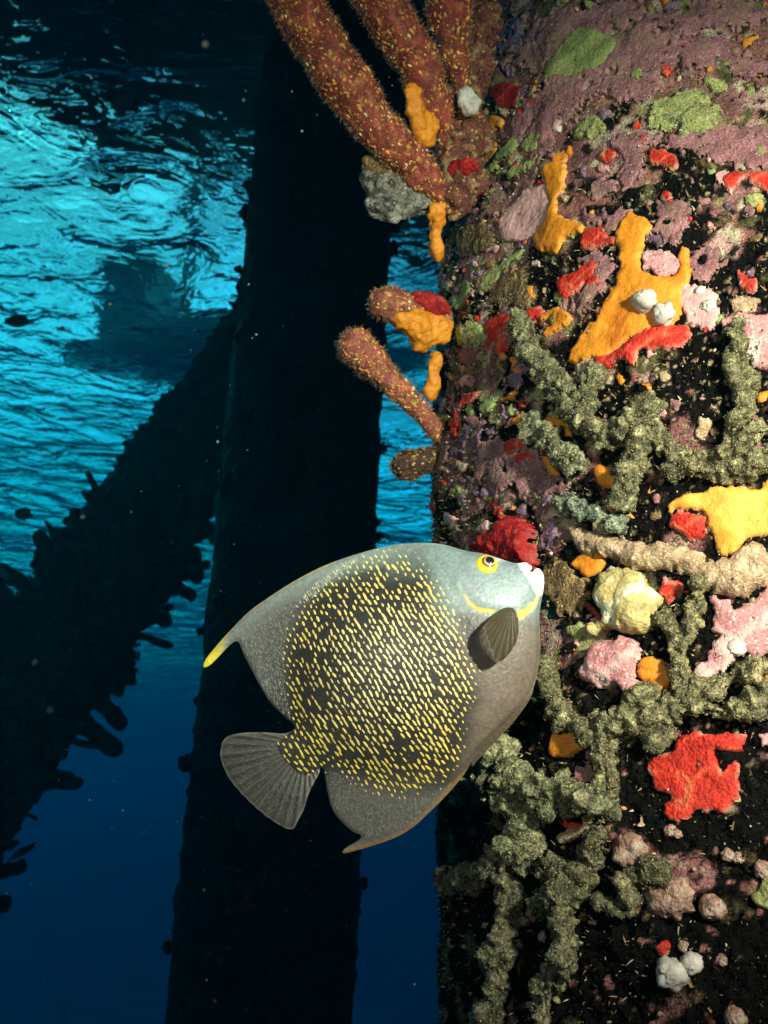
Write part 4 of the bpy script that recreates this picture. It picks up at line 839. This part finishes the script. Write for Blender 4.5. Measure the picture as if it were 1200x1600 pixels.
# head relief: gill cover edge and eye socket
gill = lnz([(770, 110), (800, 170), (835, 230), (870, 275), (915, 300), (960, 305)])
hh = hh-.0014*np.exp(-(gill/16)**2)*(Sc > .004)
face = sdz([(830, 200), (850, 150), (900, 110), (1000, 125), (1060, 160), (1085, 215), (1075, 260), (1040, 295), (990, 300), (930, 288), (880, 262)])
hh = hh+.0016*ss(-10, 30, face)*(Sc > .006)
colf = np.zeros(tx.shape+(3,))+np.array([.030, .027, .023])       # dark slate flank
def paint(mask, c):
    global colf
    mk_ = np.clip(mask, 0, 1)[..., None]; colf = colf*(1-mk_)+np.array(c)*mk_
nzf = fbm(np.stack([tx, ty, 0*tx], -1)*.012, 3, 61); nzs = vnoise(np.stack([tx, ty, 0*tx], -1)*.09, 62)
topd = lnz([(75, 380), (180, 270), (330, 170), (520, 90), (720, 57), (850, 80)])
paint(.85*(1-ss(5, 95+70*ss(350, 700, tx), topd+18*nzf)), (.20, .245, .215))             # pale dusky back and dorsal fin
paint(.5*ss(330, 170, tx)*(ty < 640), (.14, .142, .12))
paint(.6*ss(-75, 0, Sc/S2)*ss(0, 20, topd-60)*(tx < 620), (.035, .033, .028))
headm = ss(700, 800, tx+.25*(ty-100)*-1+20*nzf)*ss(420, 250, ty-.15*(tx-900))
paint(headm, (.205, .265, .25))
chest = ss(790, 900, tx-.22*(ty-300)+.52*np.maximum(ty-560, 0)+12*nzf)*ss(250, 360, ty-.10*(tx-900))
paint(chest*.95, (.165, .126, .096))
paint(.85*ss(12, 60, sdz([(860, 640), (990, 480), (1085, 320), (1110, 420), (1060, 560), (900, 740), (800, 860), (700, 960), (690, 900), (780, 800)])), (.15, .108, .078))
paint(.75*ss(-5, 25, sdz([(835, 300), (900, 300), (930, 330), (905, 380), (910, 430), (870, 410), (845, 350)])), (.035, .033, .03))  # cast shadow of the pectoral fin, painted into the skin colour
paint(ss(-8, 20, face), (.215, .27, .268))
for i in range(34):                                                 # faint freckles on the cheek
    fx, fy = RNG.normal(885, 26), RNG.normal(228, 18)
    paint(.5*np.exp(-(np.hypot(tx-fx, ty-fy)/3.6)**2), (.25, .22, .26))
paint(.95*np.exp(-(lnz([(862, 240), (885, 272), (915, 288), (948, 292)])/5.5)**2)*ss(855, 880, tx), (.80, .62, .05))
paint(.5*np.exp(-(lnz([(848, 205), (856, 230), (880, 268)])/6)**2), (.52, .58, .42))
paint(np.exp(-(lnz([(1010, 300), (1030, 300), (1050, 290), (1066, 270)])/8)**2), (.82, .62, .05))
paint(np.exp(-(np.hypot((tx-1025)/14, (ty-303)/12))**2), (.86, .60, .04))
paint(.8*np.exp(-(lnz([(1060, 285), (1078, 262), (1086, 235)])/6)**2), (.72, .66, .30))
paint(ss(0, 10, sdz([(1014, 108), (1045, 108), (1110, 140), (1112, 220), (1094, 244), (1074, 230), (1058, 198), (1036, 160)])), (.82, .80, .76))
paint(.8*np.exp(-(np.hypot((tx-968)/22, (ty-123)/9))**2), (.74, .74, .68))
paint(.85*np.exp(-(lnz([(38, 440), (75, 385), (180, 272), (330, 172), (450, 116)])/8)**2)*ss(620, 330, tx), (.78, .45, .04))
paint(ss(125, 60, tx), (.80, .62, .04))
anal = ss(740, 860, ty+.10*(tx-640))*ss(860, 800, tx-.0*ty)
paint(anal*.8, (.085, .075, .062))
paint(.9*np.exp(-(lnz([(475, 1020), (560, 1000), (650, 968), (740, 900), (850, 778)])/9)**2), (.22, .13, .05))
colf = colf*(1+.10*nzf+.10*nzs)[..., None]
# mesh, split into body and the two long fins (shared normals keep the joins invisible)
gx, gy = np.gradient(hh, cell); NL = nrm(np.stack([-gx, -gy, np.ones_like(gx)], -1))
keep = So > -cell*1.3; out = So < 0
ox, oy = np.gradient(So, cell); on_ = np.maximum(np.hypot(ox, oy), .3)
GA2 = GA+np.where(out, np.clip(-So/on_, 0, cell*1.4)*ox/on_, 0); GB2 = GB+np.where(out, np.clip(-So/on_, 0, cell*1.4)*oy/on_, 0)
AB = np.stack([GA2, GB2], -1); hz = np.where(out, 0, hh)
ff = grid_faces(len(ga), len(gb)); ok = keep.ravel()[ff].all(1) & (So.ravel()[ff].max(1) > 0); ff = ff[ok]
cx_, cy_ = tx.ravel()[ff].mean(1), ty.ravel()[ff].mean(1); cs = Sc.ravel()[ff].mean(1)
top_side = cy_ < 690-.735*(cx_-300)
reg = np.where(cs > -.0008, 0, np.where(top_side, 1, 2)); reg[(cx_ > 860)] = 0
fish = thing('angelfish', 'grey angelfish with yellow flecked scales nibbling a red sponge', 'fish', tuple(FC))
nv_ = GA.size
for ri, nm, mat in ((0, 'body', 'fish_skin'), (1, 'dorsal_fin', 'fish_skin'), (2, 'anal_fin', 'fish_skin')):
    f = ff[reg == ri]
    front = f3(AB, hz).reshape(-1, 3); back = f3(AB, -hz).reshape(-1, 3)
    nf_ = (NL[..., :1]*e1+NL[..., 1:2]*e2+NL[..., 2:]*fn).reshape(-1, 3); nb_ = (NL[..., :1]*e1+NL[..., 1:2]*e2-NL[..., 2:]*fn).reshape(-1, 3)
    Fa = np.vstack([f, f[:, ::-1]+nv_]); used = np.unique(Fa); idx = np.full(2*nv_, -1); idx[used] = np.arange(len(used))
    me = mesh(nm, np.vstack([front, back])[used], idx[Fa], np.tile(colf.reshape(-1, 3), (2, 1))[used], normals=np.vstack([nf_, nb_])[used])
    part(nm, me, M[mat], fish)
def h_at(ab):
    i = np.clip(np.round((ab[:, 0]-ga[0])/cell).astype(int), 0, len(ga)-1); j = np.clip(np.round((ab[:, 1]-gb[0])/cell).astype(int), 0, len(gb)-1)
    return hh[i, j], NL[i, j], So[i, j]
# yellow flecks in staggered columns, one to a scale
zone = [(520, 112), (620, 92), (705, 118), (745, 160), (800, 230), (838, 310), (855, 400), (882, 470), (858, 580), (835, 650), (842, 730), (780, 800), (640, 842), (520, 795), (430, 745), (350, 784), (272, 690), (312, 640), (298, 500), (308, 330), (380, 230), (460, 160)]
g = np.random.default_rng(21)
ang = -.56; ca, sa = math.cos(ang), math.sin(ang)                  # the body axis in the traced picture
pts, dirs, lens, wids, cls = [], [], [], [], []
du, dv = 16.0, 23.5
us = np.arange(-900, 900, du)
for iu_, u in enumerate(us):
    for v in np.arange(-900, 900, dv):
        uu = u+g.normal(0, 1.5); vv = v+(dv/2 if iu_ % 2 else 0)+g.normal(0, 3.0)
        bend = .00022*vv*vv                  # columns bow gently with the scale rows
        x = 600+uu*ca-vv*sa+bend*-ca*.35; y = 480+uu*sa+vv*ca+bend*-sa*.35
        pts.append((x, y)); dirs.append((-sa+g.normal(0, .10), ca+g.normal(0, .10))); lens.append(g.uniform(.8, 1.25)); wids.append(g.uniform(.85, 1.2)); cls.append(g.random())
pts = np.array(pts); w3 = np.hstack([pts*.011, np.zeros((len(pts), 1))]); pts = pts+np.stack([vnoise(w3, 5), vnoise(w3+9, 6)], 1)*4.5; dirs = np.array(dirs); lens = np.array(lens); wids = np.array(wids); cls = np.array(cls)
sz = sdist(pts, catmull(np.array(zone, float), 5)); sz = sz+26; ok = (sz > 2) & (g.random(len(sz)) > .03) & (g.random(len(sz)) < .35+sz/45)
pts, dirs, lens, wids, cls, sz = pts[ok], dirs[ok], lens[ok], wids[ok], cls[ok], sz[ok]
turn = np.clip((430-pts[:, 0])/260, 0, 1)*np.clip((pts[:, 1]-420)/250, 0, 1)*-.25
dirs = np.stack([dirs[:, 0]*np.cos(turn)-dirs[:, 1]*np.sin(turn), dirs[:, 0]*np.sin(turn)+dirs[:, 1]*np.cos(turn)], 1)
k1 = np.clip(sz/62, .0, 1); length = (3.4+7.6*k1)*lens*np.where(g.random(len(k1)) > .8, 1.35, 1); width = (2.0+1.75*k1)*wids
cen_ = np.exp(-(np.hypot((pts[:, 0]-600)/230, (pts[:, 1]-440)/240))**2)  # flash glare put into the fleck colour: creamier towards mid-flank
fcol_ = np.array([.78, .55, .06])[None]*(1-cen_[:, None]*.75)+np.array([.84, .74, .42])[None]*cen_[:, None]*.75
topf = np.clip((190-pts[:, 1])/90, 0, 1)[:, None]*.4; fcol_ = fcol_*(1-topf)+np.array([.62, .62, .34])*topf
fcol_ *= (.8+.35*cls)[:, None]; eo = np.clip(1-sz/30, 0, 1)[:, None]; fcol_ = fcol_*(1-.7*eo)+np.array([.28, .27, .20])*.7*eo
def put_flecks(name, pts, dirs, ln, wd, ht, cols):
    ab = fz(pts); tip = fz(pts+dirs*5); T2 = nrm(tip-ab); h, N2, so_ = h_at(ab); ok = so_ > .0012
    ab, T2, h, N2, ln, wd, cols = ab[ok], T2[ok], h[ok], N2[ok], ln[ok], wd[ok], cols[ok]
    P_, N_, T_, L_, W_, C_ = [], [], [], [], [], []
    for sgn in (1, -1):                      # both flanks of the fish
        P_.append(f3(ab, sgn*h)); N_.append(N2[:, :1]*e1+N2[:, 1:2]*e2+sgn*N2[:, 2:]*fn); T_.append(T2[:, :1]*e1+T2[:, 1:]*e2); L_.append(ln*S2); W_.append(wd*S2); C_.append(cols)
    scatter(name, np.vstack(P_), np.vstack(N_), np.vstack(T_), np.concatenate(L_), np.concatenate(W_), ht, np.vstack(C_), 'dome', M['fleck'], fish)
put_flecks('scale_flecks', pts, dirs, length, width, .00022, fcol_)
# fine pale dashes along the rays of the dorsal and anal fins
def dashes(n, poly, dirf, col, seed, lr=(3, 7), wr=(.8, 1.4)):
    g = np.random.default_rng(seed); poly = catmull(np.array(poly, float), 4); lo_, hi_ = poly.min(0), poly.max(0)
    q = g.uniform(lo_, hi_, (n*4, 2)); q = q[sdist(q, poly) > 3][:n]; d = dirf(q)+g.normal(0, .06, q.shape)
    return q, nrm(d), g.uniform(*lr, len(q)), g.uniform(*wr, len(q)), np.array(col)*g.uniform(.55, 1.3, (len(q), 1))
q1 = dashes(900, [(150, 365), (200, 310), (280, 260), (330, 250), (300, 330), (295, 500), (312, 610), (250, 555), (190, 450)], lambda q: nrm(np.stack([.42+0*q[:, 0], .75+0*q[:, 0]], 1)), (.22, .215, .17), 31, (2.5, 6), (.6, 1.0))
q2 = dashes(260, [(330, 240), (400, 170), (500, 110), (520, 120), (430, 180), (370, 240)], lambda q: nrm(np.stack([.5+0*q[:, 0], .8+0*q[:, 0]], 1)), (.46, .46, .34), 32)
q3 = dashes(900, [(418, 765), (520, 805), (640, 850), (760, 835), (840, 770), (790, 840), (690, 935), (600, 975), (530, 970), (445, 890)], lambda q: nrm(np.stack([q[:, 0]-720, q[:, 1]-250], 1)), (.17, .16, .13), 33, (2.5, 6), (.6, 1.0))
put_flecks('fin_dashes', *[np.concatenate(c_) if c_[0].ndim == 1 else np.vstack(c_) for c_ in zip(q1, q2, q3)][:4], .0003, np.vstack([q1[4], q2[4], q3[4]]))

def sheet(name, poly, hfun, colfun, mat, parent, cellz=3.0, thick=.0007, rag=0):   # a thin two-sided fin
    pl = catmull(np.array(poly, float), 5); lo_, hi_ = pl.min(0)-6, pl.max(0)+6
    gx_, gy_ = np.arange(lo_[0], hi_[0], cellz), np.arange(lo_[1], hi_[1], cellz)
    Xg, Yg = np.meshgrid(gx_, gy_, indexing='ij'); S = sdist(np.stack([Xg.ravel(), Yg.ravel()], 1), pl).reshape(Xg.shape)
    if rag: S = S+rag*vnoise(np.stack([Xg, Yg, 0*Xg], -1)*.09, 3)
    dx, dy = np.gradient(S, cellz); dn = np.maximum(np.hypot(dx, dy), .3); o_ = S < 0
    X2 = Xg+np.where(o_, np.clip(-S/dn, 0, cellz*1.4)*dx/dn, 0); Y2 = Yg+np.where(o_, np.clip(-S/dn, 0, cellz*1.4)*dy/dn, 0)
    f = grid_faces(len(gx_), len(gy_)); f = f[(S > -cellz*1.3).ravel()[f].all(1) & (S.ravel()[f].max(1) > 0)]
    ab = fz(np.stack([X2.ravel(), Y2.ravel()], 1)); h = hfun(X2.ravel(), Y2.ravel()); tk = thick*np.clip(S.ravel()/8, .15, 1)
    n_ = X2.size; V = np.vstack([f3(ab, h+tk), f3(ab, h-tk)]); C = colfun(X2.ravel(), Y2.ravel(), S.ravel()); C = np.vstack([C, C])
    Fa = np.vstack([f, f[:, ::-1]+n_]); used = np.unique(Fa); idx = np.full(2*n_, -1); idx[used] = np.arange(len(used))
    return part(name, mesh(name, V[used], idx[Fa], C[used]), M[mat], parent), (lambda x, y: hfun(x, y)+thick)
TAIL = [(330, 640), (292, 652), (220, 648), (160, 650), (112, 662), (95, 690), (92, 722), (100, 752), (120, 792), (152, 832), (200, 880), (250, 920), (290, 944), (318, 949), (335, 920), (355, 880), (366, 840), (385, 800), (400, 760), (370, 690)]
def tail_ang(x, y): return np.arctan2(y-690, x-355)
def tail_h(x, y):
    d = np.hypot(x-355, y-690)
    return .0008*np.sin(tail_ang(x, y)*46)*np.clip((d-50)/80, 0, 1)+.004*np.sin(d/120)*np.clip((d-60)/100, 0, 1)
def tail_c(x, y, s):
    r = .5+.5*np.sin(tail_ang(x, y)*46+.6*vnoise(np.stack([x, y, 0*x], 1)*.02, 8)); c = np.array([.050, .044, .037])*(1+.6*r)[:, None]
    e = np.clip(1-s/9, 0, 1)[:, None]; c = c*(1-.7*e)+np.array([.20, .19, .16])*.7*e
    return c
tf, _ = sheet('tail_fin', TAIL, tail_h, tail_c, 'fin', fish, 2.6)
qt, dt, lt, wt, ct = dashes(620, [(270, 670), (200, 665), (120, 680), (110, 730), (160, 820), (240, 900), (310, 930), (350, 860), (370, 790), (330, 780), (285, 740)], lambda q: nrm(np.stack([q[:, 0]-355, q[:, 1]-690], 1)), (.17, .16, .14), 41, (3, 7), (.5, .9))
abt = fz(qt); Tt = nrm(fz(qt+dt*5)-abt); ht_ = tail_h(qt[:, 0], qt[:, 1])
scatter('ray_dashes', f3(abt, ht_+.0006), np.tile(fn, (len(qt), 1)), Tt[:, :1]*e1+Tt[:, 1:]*e2, lt*S2, wt*S2, .0003, ct, 'dome', M['fleck'], tf)
PEC = [(1004, 268), (1016, 292), (1019, 325), (1014, 365), (996, 398), (970, 428), (945, 432), (925, 412), (906, 384), (902, 352), (916, 322), (945, 288), (975, 268)]
ph0 = float(h_at(fz([(985, 300)]))[0][0])
def pec_h(x, y): return ph0+.002+.026*np.clip((1005-x)/110+(y-275)/330, 0, 1)**1.1+.0003*np.sin(np.arctan2(y-262, x-1000)*46)
def pec_c(x, y, s):
    r = .5+.5*np.sin(np.arctan2(y-262, x-1000)*46)
    return np.array([.050, .038, .018])*(.85+.3*r)[:, None]
sheet('pectoral_fin', PEC, pec_h, pec_c, 'fin', fish, 2.2)
sheet('pelvic_fin', [(1066, 500), (1060, 540), (1010, 612), (940, 688), (890, 740), (874, 758), (880, 728), (930, 660), (990, 590), (1030, 530)], lambda x, y: -.012+0*x, lambda x, y, s: np.zeros((len(x), 3))+np.array([.09, .055, .03])*(1+.15*np.sin((x-y*.9)*.25))[:, None], 'fin', fish, 2.4)
# eye: yellow ring, brown ring, pale ring and blue-black pupil, each a low dome
def disc(name, cxz, cyz, rz, bulge, lift, col, parent, sgn=1):
    ab = fz([(cxz, cyz)]); h, N2, _ = h_at(ab); n3 = nrm(N2[0, 0]*e1+N2[0, 1]*e2+sgn*N2[0, 2]*fn); c = f3(ab, sgn*h)[0]
    t1 = nrm(np.cross(n3, [0, 0, 1.0])); t2 = np.cross(n3, t1); r = rz*S2; nu, nv = 28, 8
    a = np.linspace(0, 2*np.pi, nu, endpoint=False); k = np.linspace(0.001, 1, nv); A, K = np.meshgrid(a, k, indexing='ij')
    V = c+t1*(np.cos(A)*K*r)[..., None]+t2*(np.sin(A)*K*r)[..., None]+n3*(lift+bulge*(np.sqrt(np.maximum(1-K*K*.999, 0)))-.0012*(K > .99))[..., None]
    cc = np.zeros((V.size//3, 3))+np.array(col)
    f = grid_faces(nu, nv, True)
    return part(name, mesh(name, V.reshape(-1, 3), f[:, ::-1] if sgn > 0 else f, cc), M['eye'], parent)
for sgn in (1, -1):
    ey = disc('eye', 922, 128, 35, .0032, .0002, (.84, .60, .03), fish, sgn)
    disc('iris_ring', 925, 127, 25, .0024, .0017, (.22, .10, .03), ey, sgn)
    disc('iris', 928, 126, 19, .0020, .0026, (.62, .52, .34), ey, sgn)
    disc('pupil', 929, 125, 15, .0018, .0036, (.008, .012, .022), ey, sgn)
# lips: two soft white pads round the bitten sponge
def pad(name, pts, rz, hh_, parent):
    ab = fz(pts); c = f3(ab, np.full(len(pts), 0.0)); pth = catmull(c, 6, False)
    Vt, Ft, _ = tube(pth, np.linspace(rz[0], rz[1], len(pth))*S2, 16, True, 3, .0006, 120)
    V2, F2, _ = tube(pth[:2][::-1], np.array([rz[0], rz[0]])*S2, 16, True)
    part(name, mesh(name, np.vstack([Vt, V2]), np.vstack([Ft, F2+len(Vt)]), np.zeros((len(Vt)+len(V2), 3))+np.array([.80, .78, .74])), M['fish_skin'], parent)
pad('upper_lip', [(1030, 140), (1042, 134), (1052, 134)], (13, 10), 0, fish)
pad('lower_lip', [(1068, 205), (1080, 180), (1083, 156)], (17, 14), 0, fish)

# ------------------------------------------------------------------ little dark fish in the blue
def small_fish(px, py, dist, ln, depth, label, tilt=0, flip=1):
    root = thing('small_fish', label, 'fish', tuple(pdir(px, py)*dist))
    nu, nv = 22, 12; V = []
    for i in range(nu):
        t = i/(nu-1); hgt = depth*(math.sin(math.pi*min(1, t*.93+.03))**.75)+.004; th_ = hgt*.35
        for j in range(nv):
            a = 2*math.pi*j/nv; V.append(((.5-t)*ln*flip, math.cos(a)*th_/2, math.sin(a)*hgt/2))
    f = [(i*nv+j, i*nv+(j+1) % nv, (i+1)*nv+(j+1) % nv, (i+1)*nv+j) for i in range(nu-1) for j in range(nv)]
    rot = Matrix.Rotation(tilt, 4, 'Y')
    def add(nm, V, f, sm=True):
        me = mesh(nm, V, f, smooth=sm); me.transform(rot); obj(nm, me, M['smallfish'], root)
    add('body', V, f)
    x = -.47*ln*flip; e = -.62*ln*flip; d = depth*.34
    add('tail_fin', [(x, .003, .004), (x, .003, -.004), (e, .002, d), (e*.93, .002, 0), (e, .002, -d), (x, -.003, .004), (x, -.003, -.004), (e, -.002, d), (e*.93, -.002, 0), (e, -.002, -d)], [(0, 1, 3, 2), (1, 4, 3, 3)[:3]+(3,), (5, 7, 8, 6), (6, 8, 9, 9)] if False else [(0, 1, 3, 2), (5, 7, 8, 6), (0, 2, 7, 5), (2, 3, 8, 7), (3, 4, 9, 8), (4, 1, 6, 9)], False)
    add('dorsal_fin', [(.2*ln*flip, .002, depth*.42), (-.3*ln*flip, .002, depth*.30), (-.38*ln*flip, .001, depth*.52), (0, .001, depth*.60), (.2*ln*flip, -.002, depth*.42), (-.3*ln*flip, -.002, depth*.30), (-.38*ln*flip, -.001, depth*.52), (0, -.001, depth*.60)], [(0, 1, 2, 3), (7, 6, 5, 4), (0, 3, 7, 4), (3, 2, 6, 7), (2, 1, 5, 6)], False)
    return root
small_fish(27, 502, 4.2, .10, .052, 'small oval dark fish against the bright cyan water', 0, -1)
small_fish(36, 803, 4.4, .075, .05, 'small dark fish swimming above the slanting brace pile', .2, -1)
small_fish(2, 893, 4.4, .085, .035, 'small dark fish diving beside the slanting brace pile', .9, -1)
small_fish(36, 1330, 4.4, .115, .026, 'slender dark fish in deep blue water below the brace pile', -.6, 1)

# ------------------------------------------------------------------ drifting particles caught by the flash
g = np.random.default_rng(77); PP, RRd = [], []
for _ in range(230):
    x, y = g.uniform(-60, 760), g.uniform(-20, 1620); d = g.uniform(.55, 2.6)
    PP.append(pdir(x, y)*d); RRd.append(g.choice([.0006, .0008, .0011, .0016], p=[.5, .3, .15, .05])*d**.6)
for x, y, d, r in ((250, 747, .13, .0011), (306, 755, .12, .0005), (308, 765, .12, .0005), (311, 775, .12, .0005), (78, 1110, .35, .0009), (130, 808, .45, .0009), (205, 800, .8, .0011), (322, 70, .35, .0008), (55, 1035, .4, .0009), (98, 1580, .3, .001), (143, 122, .9, .0016), (260, 415, .9, .0018), (472, 205, .9, .0014), (340, 690, .8, .0015)):
    PP.append(pdir(x, y)*d); RRd.append(r)
PP = np.array(PP); RRd = np.array(RRd)
pos = np.array([(0, 0, 1), (.894, 0, .447), (.276, .851, .447), (-.724, .526, .447), (-.724, -.526, .447), (.276, -.851, .447), (.724, .526, -.447), (-.276, .851, -.447), (-.894, 0, -.447), (-.276, -.851, -.447), (.724, -.526, -.447), (0, 0, -1)])
ico = np.array([(0, 1, 2), (0, 2, 3), (0, 3, 4), (0, 4, 5), (0, 5, 1), (1, 6, 2), (2, 7, 3), (3, 8, 4), (4, 9, 5), (5, 10, 1), (6, 7, 2), (7, 8, 3), (8, 9, 4), (9, 10, 5), (10, 6, 1), (11, 7, 6), (11, 8, 7), (11, 9, 8), (11, 10, 9), (11, 6, 10)])
Vs = (PP[:, None]+pos[None]*RRd[:, None, None]*g.uniform(.7, 1.3, (len(PP), 12, 1))).reshape(-1, 3)
sn = obj('drifting_particles', mesh('drifting_particles', Vs, (np.arange(len(PP))[:, None, None]*12+ico[None]).reshape(-1, 3)), M['snow'])
tag(sn, 'pale specks drifting in the water', 'particles', kind='stuff')

# crusted ledge from which the rod corals spring
lumpy('crusted_ledge', [(745, 30, 1.46, 28), (742, 80, 1.44, 26), (735, 130, 1.42, 26), (722, 180, 1.4, 24), (735, 215, 1.38, 30), (712, 245, 1.37, 26), (706, 275, 1.36, 24), (728, 280, 1.36, 30), (704, 310, 1.355, 25)], 'ledge', 'rusty brown crusted ledge at the roots of the rod corals', 'crust', 23, .5)
lumpy('red_sponge', [(716, 268, 1.335, 10), (728, 262, 1.335, 11), (740, 258, 1.335, 9), (704, 262, 1.34, 7)], 'darkred', 'small red sponge on the rusty ledge under the rods', 'sponge', 25, .4)
lumpy('orange_sponge', [(684, 322, 1.34, 12), (681, 345, 1.335, 12), (680, 372, 1.335, 11), (682, 400, 1.335, 9)], 'orange', 'narrow orange sponge below the rusty brown ledge', 'sponge', 27, .3)
lumpy('orange_sponge', [(682, 556, 1.33, 8), (678, 575, 1.325, 10), (677, 598, 1.325, 11), (672, 618, 1.325, 9)], 'orange', 'narrow orange sponge above the root of the club shaped rod', 'sponge', 29, .3)
lumpy('crusted_ledge', [(700, 655, 1.335, 12), (692, 672, 1.33, 13), (696, 692, 1.33, 13), (694, 712, 1.33, 12), (702, 728, 1.335, 12)], 'ledge', 'rusty brown crust where the club shaped rod joins the piling', 'crust', 31, .35)
lumpy('barnacle', [(727, 155, 1.350, 12), (735, 166, 1.348, 12), (731, 146, 1.355, 9), (726, 172, 1.352, 8)], 'white', 'pale grey barnacle on the ledge between the rod corals', 'barnacle', 33, .3)
